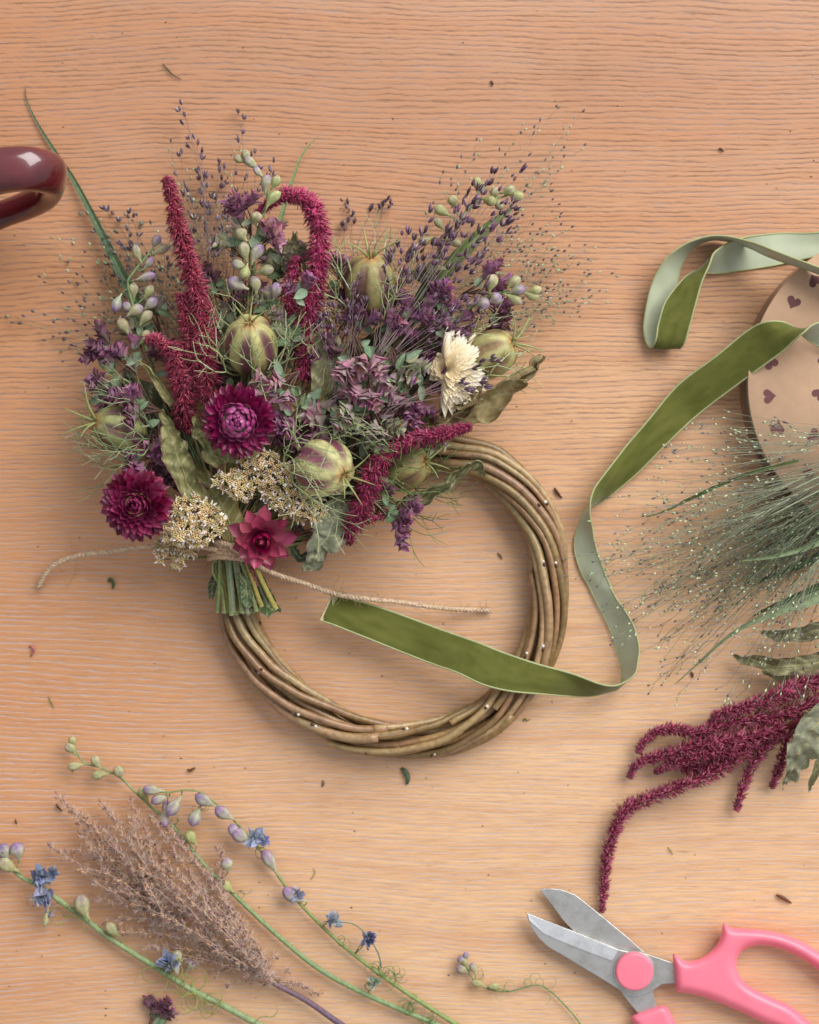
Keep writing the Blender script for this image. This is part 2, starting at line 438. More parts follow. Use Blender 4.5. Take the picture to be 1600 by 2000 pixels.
for si, (ph0, off, rr) in enumerate(slots):
    start = R.uniform(0, 360)
    spans = [(start, start + R.uniform(200, 235))]
    spans.append((spans[0][1] - 6, start + 363))
    for a0, a1 in spans:
        n = int((a1 - a0) / 3.0)
        s1 = R.uniform(0, 99); base = jit(pick(BARK), .12, .05); base2 = jit(pick(BARK), .12, .05)
        rk = rr * R.uniform(.86, 1.12); pts = []; rad = []; ang = []
        for k in range(n + 1):
            t_ = k / n
            A = a0 + (a1 - a0) * t_                     # clockwise degrees
            deg = 90 - A
            nz1 = noise.noise(Vector((s1, A * .022, 0))); nz2 = noise.noise(Vector((s1 + 9, A * .03, 4)))
            ph = ph0 - math.radians(A) * TW + nz1 * .34
            ee = sm(min(t_, 1 - t_) * 12)
            o_ = off * (1 + .2 * nz2) + (1 - ee) * 4.5
            rr_ = wr(((deg + 190) % 360) - 190) + o_ * math.cos(ph)
            z = 11.2 + o_ * 1.05 * math.sin(ph) * .3
            th_ = math.radians(deg)
            pts.append(P(WC[0] + rr_ * math.cos(th_), WC[1] - rr_ * math.sin(th_), max(z, rk * .3)))
            rad.append(px(rk * (1 - .22 * t_) * (1 + .05 * noise.noise(Vector((s1, A * .2, 7))))) * (1 if 0 < k < n else .93))
        def col(t_, j, s1=s1, base=base, base2=base2):
            q = noise.noise(Vector((s1, t_ * 9, 0)))
            k = mix(base, base2, sm(.5 + q))
            if noise.noise(Vector((s1 + 3, t_ * 55, j * 2))) > .5: k = mix(k, c(96, 70, 46), .5)
            return k
        m = MB(); m.tube(pts, rad, col, 9, True)
        m.c[-9:] = [c(196, 160, 112)] * 9
        rod = m.build('willow_rod', M['bark'], root)
        # leaf-scar buds
        fr = frames(pts)
        k = R.randint(5, 12)
        while k < n - 2:
            tt, u, w_ = fr[k]
            up = Vector((0, 0, 1)); up = (up - tt * up.dot(tt)).normalized()
            sd = tt.cross(up)
            d = (up * R.uniform(.5, 1) + sd * R.uniform(-.9, .9)).normalized()
            p = pts[k] + d * rad[k] * .95; q = MB()
            if R.random() < .5:
                q.ball(p, px(R.uniform(2.4, 4)), jit(c(226, 218, 208), .06), 7, 5, (1, 1, .8), .1)
            q.bud(p - tt * px(1) - d * px(1.5), (tt * .8 + d * .3).normalized(), px(R.uniform(8, 13)), px(2.8), c(92, 66, 44), c(70, 48, 34), None, 6)
            q.build('bud', M['nub'], rod); k += R.randint(12, 26)

# ------------------------------------------------------------------ ribbon
root = thing('velvet_ribbon', 'long olive green velvet ribbon with pale satin back, running over the wreath to the spool', 'ribbon', P(900, 1290, 0))
def ribbon(st, seed, cut=False):
    q = catmull(st, 10)
    E1 = [P(a[0], a[1], a[2]) for a in q]; E2 = [P(a[3], a[4], a[5]) for a in q]
    nv = 9; n = len(q)
    def surf(off):
        rows = []
        for i in range(n):
            T = (E1[min(i + 1, n - 1)] + E2[min(i + 1, n - 1)]) - (E1[max(i - 1, 0)] + E2[max(i - 1, 0)])
            nr = (E2[i] - E1[i]).cross(T)                  # towards the velvet side
            nr = nr.normalized() if nr.length > 1e-12 else Vector((0, 0, 1))
            row = []
            for j in range(nv + 1):
                s_ = j / nv
                p = E1[i].lerp(E2[i], s_)
                h = noise.noise(Vector((seed, i * .09, s_ * 1.4))) * .0009 + math.sin(s_ * PI) * .0005
                row.append(p + nr * (h * sm(min(1, 1)) + off))
            rows.append(row)
        return rows
    def vc(i, j):
        k = noise.noise(Vector((seed + 3, i * .16, j * .5)))
        k2 = noise.noise(Vector((seed + 8, i * .5, j * 1.3)))
        return mix(c(84, 88, 36), c(110, 112, 56), sm(.5 + k * .4 + k2 * .2))
    rows = surf(.00045)
    m = MB(); m.grid(rows, [[vc(i, j) for j in range(nv + 1)] for i in range(n)])
    m.build('velvet_face', M['velvet'], root)
    back = surf(-.0001)
    m = MB(); m.grid(back, [[jit(c(182, 188, 160), .02, .0) for j in range(nv + 1)] for i in range(n)])
    m.build('satin_back', M['satin'], root)
    for E, j in ((0, 0), (1, nv)):
        pts = [(rows[i][j] + back[i][j]) * .5 for i in range(n)]
        m = MB(); m.tube(pts, px(2.0), lambda t_, a_: jit(c(170, 174, 126), .1, .02), 6)
        for i in range(0, n - 1):                          # tiny picot stitches
            for k in range(3):
                p = pts[i].lerp(pts[i + 1], k / 3)
                m.ball(p + rv(px(.5)), px(1.25), jit(c(190, 194, 150), .1), 5, 3)
        m.build('selvedge', M['selv'], root)
    if cut:
        m = MB()
        for k in range(46):
            s_ = R.random(); p = E1[0].lerp(E2[0], s_) + Vector((0, 0, R.uniform(0, .0006)))
            d = (E1[0] + E2[0] - E1[3] - E2[3]).normalized() + rv(.35)
            m.spike(p - d * px(3), d.normalized(), px(R.uniform(5, 12)), px(.8), c(190, 185, 140), c(200, 190, 160))
        bd = (E1[0] + E2[0] - E1[4] - E2[4]).normalized(); up_ = Vector((0, 0, .0007))
        m.grid([[E1[0].lerp(E2[0], k / 8) - bd * px(q) + up_ for k in range(9)] for q in (9, 5, 1, -3)], [[jit(mix(c(206, 196, 158), c(130, 132, 74), f_), .05) for k in range(9)] for f_ in (.9, .45, .1, 0)])
        m.build('frayed_end', M['selv'], root)
ribbon([
    (652, 1160, 24, 628, 1212, 22), (676, 1167, 23, 655, 1221, 22), (755, 1191, 20, 730, 1251, 20), (867, 1232, 23, 830, 1291, 23), (932, 1255, 28, 892, 1313, 29),
    (980, 1274, 30, 945, 1337, 31), (1030, 1291, 30, 1000, 1350, 30), (1070, 1303, 27, 1060, 1355, 23), (1132, 1320, 20, 1130, 1360, 6), (1179, 1337, 19, 1180, 1354, 3),
    (1214, 1335, 19, 1208, 1343, 2.5), (1240, 1315, 18.5, 1213, 1325, 2), (1247, 1286, 17, 1211, 1297, 2), (1246, 1257, 15.5, 1202, 1264, 2), (1236, 1217, 14, 1186, 1218, 2),
    (1204, 1170, 11, 1154, 1154, 2), (1186, 1132, 9, 1135, 1118, 2), (1167, 1079, 9, 1121, 1068, 2), (1156, 1030, 13, 1131, 1022, 2), (1151, 998, 17, 1148, 990, 2),
    (1154, 972, 18, 1166, 985, 2.2), (1173, 936, 16, 1196, 963, 3), (1214, 882, 13, 1248, 921, 5), (1264, 823, 12, 1310, 858, 8), (1325, 752, 14, 1365, 808, 10),
    (1400, 695, 20, 1428, 760, 18), (1462, 645, 28, 1488, 716, 28), (1503, 628, 34, 1532, 684, 36), (1545, 636, 31, 1566, 652, 46), (1590, 672, 30, 1604, 630, 44), (1660, 700, 29, 1690, 640, 38), (1760, 720, 28, 1780, 665, 30)], 3, True)
ribbon([
    (1760, 590, 30, 1760, 605, 28), (1680, 560, 44, 1680, 572, 28), (1600, 524, 44, 1600, 538, 28), (1500, 485, 34, 1504, 503, 17), (1455, 470, 24, 1460, 484, 7), (1412, 461, 20, 1420, 472, 3), (1372, 464, 19, 1382, 471, 2), (1338, 478, 18, 1350, 487, 2),
    (1305, 502, 16, 1333, 512, 2), (1282, 537, 13, 1326, 540, 2), (1267, 580, 10, 1318, 585, 2.2), (1258, 635, 6, 1310, 640, 3), (1262, 666, 5, 1316, 668, 4), (1272, 678, 8, 1328, 680, 8),
    (1281, 662, 13, 1338, 666, 13), (1287, 630, 14, 1347, 635, 15), (1300, 590, 14, 1359, 592, 17), (1330, 552, 12, 1372, 548, 19), (1362, 528, 7, 1388, 513, 19), (1388, 534, 3, 1402, 488, 16), (1428, 531, 1.5, 1445, 466, 8), (1512, 518, 1.5, 1520, 456, 3), (1600, 499, 2, 1600, 454, 4), (1700, 480, 3, 1700, 430, 5), (1800, 470, 3, 1800, 420, 5)], 9)

# ------------------------------------------------------------------ spool
SC = P(1766, 750, 25); SR = px(305) * (1 - .025)
root = thing('ribbon_spool', 'brown card ribbon spool printed with small dark hearts, at the right edge', 'spool', Vector((SC.x, SC.y, 0)))
def disc(name, z0, z1, r, mat, col, hole=.0):
    m = MB(); n = 96; prof = [(hole, z0), (r - .0003, z0), (r, z0 + .0003), (r, z1 - .0003), (r - .0003, z1), (hole, z1)]
    for i in range(n + 1):
        a_ = 2 * PI * i / n
        for (q, z) in prof: m.v.append(Vector((SC.x + q * math.cos(a_), SC.y + q * math.sin(a_), z))); m.c.append(col)
    k = len(prof)
    for i in range(n):
        for j in range(k - 1): m.f.append((i * k + j, (i + 1) * k + j, (i + 1) * k + j + 1, i * k + j + 1))
    return m.build(name, mat, root, True)
KR = c(198, 162, 132)
disc('bottom_disc', .0005, .0025, SR, M['kraft'], c(150, 112, 86), .012)
disc('core', .0025, .023, .03, M['kraft'], c(140, 104, 78), .012)
disc('wound_ribbon', .0035, .0215, SR - px(9), M['velvet'], c(74, 90, 40), .03)
top = disc('top_disc', .023, .025, SR, M['kraft'], KR, .012)
def heart(m, x, y, rot, s, mat_z):
    pts = []
    for i in range(28):
        t_ = 2 * PI * i / 28
        hx = 16 * math.sin(t_) ** 3; hy = 13 * math.cos(t_) - 5 * math.cos(2 * t_) - 2 * math.cos(3 * t_) - math.cos(4 * t_)
        a_ = math.radians(rot)
        pts.append((hx * math.cos(a_) - hy * math.sin(a_), hx * math.sin(a_) + hy * math.cos(a_)))
    b_ = len(m.v); w0 = P(x, y, mat_z)
    for q in pts: m.v.append(w0 + Vector((q[0] * s, q[1] * s, 0))); m.c.append(c(108, 70, 70))
    m.v.append(w0); m.c.append(c(108, 70, 70))
    for i in range(28): m.f.append((b_ + i, b_ + (i + 1) % 28, b_ + 28))
hs = px(.86)
for (x, y, r_) in [(1550, 590, -25), (1592, 548, -150), (1506, 709, 210), (1502, 774, 95), (1519, 836, 170), (1612, 705, 20), (1600, 770, 140), (1590, 850, 60), (1650, 620, 200), (1665, 560, 40), (1640, 905, 10),
                   (1680, 800, 100), (1700, 700, 250), (1720, 880, 30), (1750, 600, 80), (1790, 760, 140), (1820, 650, 10), (1860, 850, 220), (1780, 940, 70), (1900, 700, 120), (1900, 580, 330), (1960, 780, 45), (1700, 980, 190), (1580, 925, 110)]:
    if (Vector((P(x, y, 25).x - SC.x, P(x, y, 25).y - SC.y))).length < SR - px(14) and x < 1700:
        m = MB(); heart(m, x, y, r_, hs, 25.12); m.build('printed_heart', M['ink'], top, False)

# ------------------------------------------------------------------ mug
top_c = P(-238, 352, 92)
root = thing('mug', 'glossy maroon ceramic mug, only its looped handle reaching in at the left edge', 'mug', Vector((top_c.x, top_c.y, 0)))
m = MB(); n = 64
prof = [(0, .001), (.026, .001), (.029, .003), (.033, .02), (.038, .055), (.040, .09), (.0395, .092), (.0375, .092), (.0368, .09), (.034, .055), (.029, .02), (.024, .007), (0, .006)]
for i in range(n + 1):
    a_ = 2 * PI * i / n
    for r_, z in prof: m.v.append(Vector((top_c.x + r_ * math.cos(a_), top_c.y + r_ * math.sin(a_), z))); m.c.append((1, 1, 1))
k = len(prof)
for i in range(n):
    for j in range(k - 1): m.f.append((i * k + j, (i + 1) * k + j, (i + 1) * k + j + 1, i * k + j + 1))
m.build('mug_body', M['glaze'], root)
hp = [(-125, 360, 80, 46), (-60, 344, 82, 45), (10, 332, 82, 41), (58, 330, 79, 40), (94, 338, 69, 39), (102, 354, 57, 36), (92, 377, 45, 32), (56, 399, 34, 28), (4, 419, 26, 26), (-60, 445, 22, 30), (-110, 462, 22, 36)]
q = catmull(hp, 8); m = MB(); pts = [P(a_[0], a_[1], a_[2]) for a_ in q]
b_ = 0; nn = 28
axis = Vector((.22, 1, 0)).normalized()
for i, p in enumerate(pts):
    T = (pts[min(i + 1, len(pts) - 1)] - pts[max(0, i - 1)]).normalized()
    U = (axis - T * axis.dot(T)).normalized(); V = T.cross(U); r_ = px(q[i][3])
    for j in range(nn):
        a_ = 2 * PI * j / nn
        ca, sa = math.cos(a_), math.sin(a_)
        m.v.append(p + U * (r_ * math.copysign(abs(ca) ** .85, ca)) + V * (r_ * .72 * math.copysign(abs(sa) ** .85, sa))); m.c.append((1, 1, 1))
for i in range(len(pts) - 1):
    for j in range(nn):
        k = (j + 1) % nn; m.f.append((i * nn + j, i * nn + k, (i + 1) * nn + k, (i + 1) * nn + j))
m.build('mug_handle', M['glaze'], root)

# ------------------------------------------------------------------ scissors
root = thing('scissors', 'open flower scissors with worn steel blades and pink plastic handles', 'scissors', P(1240, 1900, 0))
def z4(pts): return [(1000 + u / 2.6667, 1700 + v / 2.6667) for u, v in pts]
def dense(pts, n=5, closed=True):
    k = len(pts); out = []
    for i in range(k):
        p0, p1, p2, p3 = pts[(i - 1) % k], pts[i], pts[(i + 1) % k], pts[(i + 2) % k]
        for s_ in range(n):
            t_ = s_ / n
            out.append(tuple(0.5 * ((2 * b) + (-a_ + cc) * t_ + (2 * a_ - 5 * b + 4 * cc - d) * t_ * t_ + (-a_ + 3 * b - 3 * cc + d) * t_ ** 3) for a_, b, cc, d in zip(p0, p1, p2, p3)))
    return out
def slab(name, outlines, z0, z1, bev, mat, col, parent, res=3):
    cu = bpy.data.curves.new(name, 'CURVE'); cu.dimensions = '2D'; cu.fill_mode = 'BOTH'
    o0 = ORG[parent.name]
    for o_ in outlines:
        sp_ = cu.splines.new('POLY'); sp_.points.add(len(o_) - 1); sp_.use_cyclic_u = True
        for i, (x, y) in enumerate(o_):
            p = P(x, y, (z0 + z1) / 2); sp_.points[i].co = (p.x - o0.x, p.y - o0.y, 0, 1)
    h = (z1 - z0) * .0005
    cu.extrude = max(h - bev, 1e-6); cu.bevel_depth = bev; cu.bevel_resolution = res; cu.offset = -bev
    tmp = bpy.data.objects.new(name + '_tmp', cu); C.objects.link(tmp)
    dg = bpy.context.evaluated_depsgraph_get(); dg.update()
    me = bpy.data.meshes.new_from_object(tmp.evaluated_get(dg)); me.name = name
    bpy.data.objects.remove(tmp); bpy.data.curves.remove(cu)
    zc = (z0 + z1) * .0005 - o0.z
    for v in me.vertices: v.co.z += zc
    me.materials.clear(); me.materials.append(mat)
    at = me.color_attributes.new('Col', 'FLOAT_COLOR', 'POINT'); at.data.foreach_set('color', [*col, 1.0] * len(me.vertices))
    me.polygons.foreach_set('use_smooth', [res > 2] * len(me.polygons))
    o = bpy.data.objects.new(name, me); C.objects.link(o); o.parent = parent; ORG[o.name] = o0
    return o
rear = z4([(143, 100), (165, 94), (200, 92), (260, 99), (330, 125), (400, 180), (500, 262), (600, 345), (692, 428), (740, 520), (735, 640), (752, 712), (700, 742), (655, 742), (612, 690), (572, 640), (545, 560), (500, 470), (420, 400), (320, 315), (260, 250), (200, 168), (160, 118)])
slab('rear_blade', [rear], 4.5, 6.5, .0003, M['steel'], (1, 1, 1), root, 1)
front = z4([(75, 218), (200, 268), (330, 320), (440, 364), (560, 412), (620, 425), (690, 430), (760, 452), (850, 484), (870, 500), (870, 590), (850, 585), (780, 590), (720, 632), (640, 655), (590, 642), (500, 582), (350, 492), (250, 432), (190, 398), (140, 352), (100, 295), (82, 250)])
fb = slab('front_blade', [front], 7.2, 9.6, .0003, M['steel'], (1, 1, 1), root, 1)
bev = z4([(80, 226), (200, 273), (330, 325), (440, 369), (556, 417), (520, 470), (400, 425), (280, 380), (180, 338), (118, 296), (92, 262)])
m = MB(); o0 = None
up_ = z4([(82, 226), (200, 272), (330, 324), (440, 368), (556, 416)]); lo_ = z4([(92, 262), (170, 330), (290, 382), (400, 425), (521, 470)])
m.grid([[P(*a_, 9.75) for a_ in up_], [P(*a_, 10.15) for a_ in lo_]], [[(1, 1, 1)] * 5] * 2)
b2 = len(m.v)
m.grid([[P(*a_, 10.15) for a_ in lo_], [P(*a_, 9.5) for a_ in lo_]], [[(1, 1, 1)] * 5] * 2)
m.build('cutting_edge', M['edge'], fb, False)
def round_part(name, x, y, r, z0, z1, mat, col, parent, bevk=.25):
    m = MB(); n = 48; p = P(x, y, z1); z0 *= .001; z1 *= .001; r = px(r); bv = bevk * (z1 - z0)
    prof = [(r, z0)] + [(r - bv * (1 - math.cos(a_ * PI / 10)), z1 - bv + bv * math.sin(a_ * PI / 10)) for a_ in range(6)] + [(r * .6, z1 + bv * .12), (0, z1 + bv * .16)]
    for i in range(n + 1):
        a_ = 2 * PI * i / n
        for q, z in prof: m.v.append(Vector((p.x + q * math.cos(a_), p.y + q * math.sin(a_), z))); m.c.append(col)
    k = len(prof)
    for i in range(n):
        for j in range(k - 1): m.f.append((i * k + j, (i + 1) * k + j, (i + 1) * k + j + 1, i * k + j + 1))
    return m.build(name, mat, parent)
PK = c(248, 128, 148)
round_part('washer', 1239.5, 1900, 41, 9.5, 10.6, M['steel'], (1, 1, 1), root)
round_part('pivot_knob', 1240, 1899, 36.5, 10.4, 14.5, M['pink'], PK, root, .35)
outer = z4([(838, 446), (848, 438), (868, 448), (895, 468), (930, 472), (985, 456), (1030, 425), (1068, 385), (1090, 335), (1096, 296), (1102, 278), (1114, 280), (1145, 298), (1200, 302), (1290, 308), (1390, 326), (1480, 356), (1560, 398), (1660, 462),
            (1800, 570), (1950, 720), (2080, 900), (2150, 1120), (2120, 1320), (1990, 1390), (1860, 1300), (1740, 1130), (1620, 980), (1500, 870), (1400, 830), (1290, 785), (1200, 742), (1080, 690), (980, 655), (890, 636), (862, 630), (850, 600), (844, 520)])
hole = z4([(1172, 470), (1182, 440), (1210, 412), (1255, 395), (1310, 390), (1370, 400), (1440, 424), (1520, 465), (1610, 530), (1740, 640), (1860, 780), (1960, 950), (2000, 1120), (1980, 1220), (1900, 1200), (1790, 1050), (1680, 920), (1560, 800), (1460, 712), (1360, 665), (1270, 622), (1215, 585), (1182, 540), (1170, 500)])
from mathutils.geometry import delaunay_2d_cdt
def pillow(name, outline, hole, zmid, h, b, mat, col, parent, ridge=()):
    # rounded plastic moulding: height rises from the outline like a quarter ellipse
    V2 = [Vector(q) for q in outline]; E = [(i, (i + 1) % len(V2)) for i in range(len(V2))]
    segs = [(V2[a_], V2[b_]) for a_, b_ in E]
    loops = [outline]
    if hole:
        k0 = len(V2); V2 += [Vector(q) for q in hole]; n_ = len(hole); e2 = [(k0 + i, k0 + (i + 1) % n_) for i in range(n_)]
        segs += [(V2[a_], V2[b_]) for a_, b_ in e2]; E += e2; loops.append(hole)
    def inside(x, y):
        r_ = False
        for lp in loops:
            for i in range(len(lp)):
                (x0, y0), (x1, y1) = lp[i], lp[i - 1]
                if (y0 > y) != (y1 > y) and x < (x1 - x0) * (y - y0) / (y1 - y0) + x0: r_ = not r_
        return r_
    def dist(p):
        best = 1e9
        for a_, b_ in segs:
            ab = b_ - a_; t_ = max(0, min(1, (p - a_).dot(ab) / max(ab.length_squared, 1e-9)))
            q = (p - a_ - ab * t_).length_squared
            if q < best: best = q
        return math.sqrt(best)
    xs = [q[0] for q in outline]; ys = [q[1] for q in outline]
    y = min(ys); row = 0
    while y < max(ys):
        x = min(xs) + (row % 2) * 2.5
        while x < max(xs):
            if inside(x, y):
                d = dist(Vector((x, y)))
                if d > 1.2 and (d < b * 1.3 or (row % 2 == 0 and int(x / 5) % 2 == 0)): V2.append(Vector((x, y)))
            x += 5
        y += 4 if True else 0; row += 1
    vo, eo, fo, *_ = delaunay_2d_cdt(V2, E, [], 0, 1e-6)
    m = MB(); nv_ = len(vo); hs_ = []
    for q in vo:
        d = dist(q); k = min(1, d / b); hh = math.sqrt(max(0, 1 - (1 - k) ** 2))
        ex = sum(g * math.exp(-((q.x - rx) ** 2 + (q.y - ry) ** 2) / rr ** 2) for rx, ry, rr, g in ridge)
        hs_.append(h * hh * (1 + ex))
    for sgn in (1, -1):
        for q, hh in zip(vo, hs_): m.v.append(P(q.x, q.y, zmid + sgn * hh)); m.c.append(col)
    for f_ in fo:
        cx_ = sum(vo[i].x for i in f_) / len(f_); cy_ = sum(vo[i].y for i in f_) / len(f_)
        if not inside(cx_, cy_): continue
        f_ = list(f_)
        m.f.append(tuple(reversed(f_))); m.f.append(tuple(i + nv_ for i in f_))
    return m.build(name, mat, parent)
pillow('handle', dense(outer, 3), dense(hole, 3), 9.0, 6.5, 19, M['pink'], PK, root)
h2 = z4([(620, 768), (640, 750), (700, 728), (768, 705), (800, 708), (818, 728), (850, 790), (900, 880), (980, 1050), (1100, 1240), (1300, 1420), (1450, 1560), (1400, 1660), (1200, 1600), (980, 1440), (820, 1200), (720, 960), (670, 850), (632, 792)])
pillow('handle', dense(h2, 3), None, 6.0, 5.0, 15, M['pink'], PK, root)

# ================================================================== plants
TIE = (455, 1086, 33)
GREENSTEM = [c(136, 148, 88), c(118, 132, 76), c(168, 154, 80), c(126, 134, 110), c(108, 124, 80), c(150, 142, 94)]
tie_n = [0]
def to_tie(m, head, r=2.4, col=None, mid=None, rim=None):
    """a stem from a flower head to the twine and out to its cut end"""
    i = tie_n[0]; tie_n[0] += 1
    j = ((i * 0.618034) % 1) * 2 - 1
    lay = (i * 0.381) % 1
    col = col or jit(pick(GREENSTEM), .12)
    tx, ty, tz = TIE[0] + j * 30, TIE[1] + R.uniform(-3, 3), 27 + lay * 12 - abs(j) * 3
    ex, ey, ez = 482 + j * 46 + R.uniform(-4, 4), 1196 - max(0, j) * 12 + R.uniform(-6, 6), 24 + lay * 11 - abs(j) * 2
    hx, hy, hz = head
    pts = [(hx, hy, hz, r * .7)]
    if mid: pts.append((*mid, r * .8))
    k = .6
    pts.append((hx + (tx - hx) * k, hy + (ty - hy) * k, min(hz, 40) * .5 + tz * .5, r * .9))
    pts += [(tx, ty, tz, r), (tx * .4 + ex * .6, ty * .4 + ey * .6, tz * .4 + ez * .6, r * 1.1), (ex, ey, ez, r * 1.15)]
    w_, rd = wpath(pts, 5)
    m.tube(w_, rd, lambda t_, a_: mix(col, c(180, 190, 140), .75) if t_ > .985 else jit(col, .06), 7)
    return m

AM = [c(182, 50, 84), c(148, 34, 66), c(204, 76, 106), c(118, 26, 50), c(216, 108, 126), c(170, 44, 64)]
AM2 = [c(188, 42, 92), c(210, 70, 126), c(160, 32, 72), c(130, 26, 58), c(218, 100, 146)]
AM3 = [c(152, 40, 72), c(122, 30, 58), c(176, 64, 98), c(96, 22, 44), c(190, 96, 124), c(140, 34, 60)]
def amaranth(m, pts, pal, dens=1.0, spl=12.0):
    w_, rd = wpath(pts, 8); fr = frames(w_); n = len(w_); rd = [q * (.70 if pal is AM3 else .82) for q in rd]
    m.tube(w_, [r_ * .42 for r_ in rd], lambda t_, a_: jit(pal[1], .2), 7)
    L = sum((w_[i + 1] - w_[i]).length for i in range(n - 1)) / S
    rm = sum(rd) / len(rd) / S
    N_ = int(L * rm * .58 * dens)
    sd = R.uniform(0, 99)
    for _ in range(N_):
        f = R.random() * (n - 1.001); i = int(f); q = f - i
        p = w_[i].lerp(w_[i + 1], q); r_ = rd[i] + (rd[i + 1] - rd[i]) * q
        t_, u, v = fr[i]; a_ = R.uniform(0, 2 * PI)
        o_ = u * math.cos(a_) + v * math.sin(a_)
        lump = noise.noise(Vector((sd + f * 1.5, math.cos(a_) * 1.8, math.sin(a_) * 1.8)))
        if lump < -.22 and R.random() < .75: continue
        rr = r_ * max(.25, .62 + .95 * lump)
        d = (o_ * R.uniform(.7, 1.2) + t_ * R.uniform(.1, 1.1) + unit() * .45).normalized()
        k = pick(pal)
        tipc = mix(k, c(222, 140, 164), R.uniform(0, .75))
        Ls = px(spl) * R.uniform(.55, 1.5) * (.38 + .85 * min(1, r_ / px(18)))
        m.spike(p + o_ * rr, d, Ls, px(R.uniform(1.2, 2.1)), jit(k, .3), tipc)
        if R.random() < .05:
            m.spike(p + o_ * rr, d, Ls * 1.25, px(.9), c(180, 150, 90), c(206, 180, 120))
    return m

# --- amaranth in the bouquet
G_AM = 'dark red amaranth tassels in the bouquet'
root = thing('amaranth', 'tall straight crimson amaranth tassel standing up left of the striped seed pod', 'dried flower', P(455, 1086, 25), G_AM)
m = MB()
amaranth(m, [(326, 346, 46, 7), (333, 372, 46, 11), (345, 430, 47, 15), (362, 490, 48, 18), (380, 550, 49, 20), (394, 610, 50, 22), (400, 660, 51, 22), (404, 720, 51, 24), (400, 770, 48, 22)], AM, 1.2)
amaranth(m, [(352, 572, 50, 8), (362, 610, 50, 13), (370, 650, 50, 16), (378, 700, 50, 18), (384, 750, 48, 20)], AM, 1.1)
m.build('tassel', M['bristle'], root)
m = MB(); to_tie(m, (400, 770, 44), 3.2, c(150, 140, 84)); m.build('stem', M['stem'], root)
root = thing('amaranth', 'short branching crimson amaranth clump at the left, above the curled leaf', 'dried flower', P(450, 1086, 25), G_AM)
m = MB()
amaranth(m, [(284, 662, 46, 7), (310, 666, 48, 11), (336, 690, 50, 15), (348, 720, 51, 18), (356, 755, 51, 21), (362, 800, 48, 20), (372, 840, 44, 14)], AM, 1.25)
amaranth(m, [(352, 668, 50, 9), (346, 700, 52, 14), (340, 735, 50, 15)], AM, 1.1)
amaranth(m, [(420, 790, 46, 10), (398, 770, 50, 14), (385, 740, 50, 15)], AM, 1)
amaranth(m, [(345, 790, 44, 9), (350, 815, 42, 12), (362, 835, 40, 12)], AM, 1)
m.build('tassel', M['bristle'], root)
m = MB(); to_tie(m, (370, 830, 42), 3, c(140, 130, 88)); m.build('stem', M['stem'], root)
root = thing('amaranth', 'arching crimson amaranth tassel bent over like a hook at the top of the bouquet', 'dried flower', P(460, 1086, 25), G_AM)
m = MB()
amaranth(m, [(500, 424, 40, 6), (520, 402, 42, 8), (545, 385, 46, 12), (580, 382, 50, 14), (606, 398, 53, 16), (620, 430, 55, 18), (625, 475, 56, 20), (620, 530, 56, 21), (608, 580, 54, 20), (604, 640, 50, 18), (600, 690, 46, 16), (592, 740, 42, 14)], AM2, 1.25)
amaranth(m, [(583, 500, 50, 7), (574, 530, 50, 12), (566, 570, 50, 14), (572, 620, 48, 15), (585, 670, 46, 15)], AM2, 1.1)
m.build('tassel', M['bristle'], root)
m = MB(); to_tie(m, (592, 740, 40), 3, c(140, 130, 88)); m.build('stem', M['stem'], root)
root = thing('amaranth', 'bright magenta amaranth tassel pointing right, over the top of the wreath', 'dried flower', P(470, 1086, 25), G_AM)
m = MB()
amaranth(m, [(922, 832, 62, 5), (900, 838, 62, 9), (860, 848, 62, 13), (815, 858, 61, 15), (770, 876, 60, 18), (740, 905, 59, 20), (722, 945, 57, 21), (708, 985, 52, 19), (692, 1020, 46, 17), (680, 1050, 40, 12)], AM2, 1.3)
amaranth(m, [(790, 1000, 40, 4), (765, 1003, 42, 6), (735, 1010, 44, 8), (705, 1018, 44, 9)], AM2, 1)
m.build('tassel', M['bristle'], root)
m = MB(); to_tie(m, (684, 1040, 38), 3, c(140, 130, 88)); m.build('stem', M['stem'], root)
root = thing('amaranth', 'faded brownish red amaranth scrap tucked low between the small strawflower and the twine', 'dried flower', P(520, 1086, 25), G_AM)
m = MB()
amaranth(m, [(690, 1062, 30, 5), (660, 1050, 32, 9), (610, 1050, 32, 11), (570, 1040, 34, 10)], [c(168, 80, 76), c(140, 56, 60), c(190, 110, 100)], 1)
m.build('tassel', M['bristle'], root)
m = MB(); to_tie(m, (560, 1040, 32), 2.4, c(158, 140, 92)); m.build('stem', M['stem'], root)
root = thing('amaranth', 'tiny faded pink amaranth wisp lying on the tied stems below the twine', 'dried flower', P(496, 1125, 25), G_AM)
m = MB()
amaranth(m, [(500, 1150, 36, 4), (496, 1125, 38, 7), (488, 1100, 40, 7)], [c(178, 100, 96), c(160, 84, 84), c(196, 130, 120)], .8, 9)
m.build('tassel', M['bristle'], root)

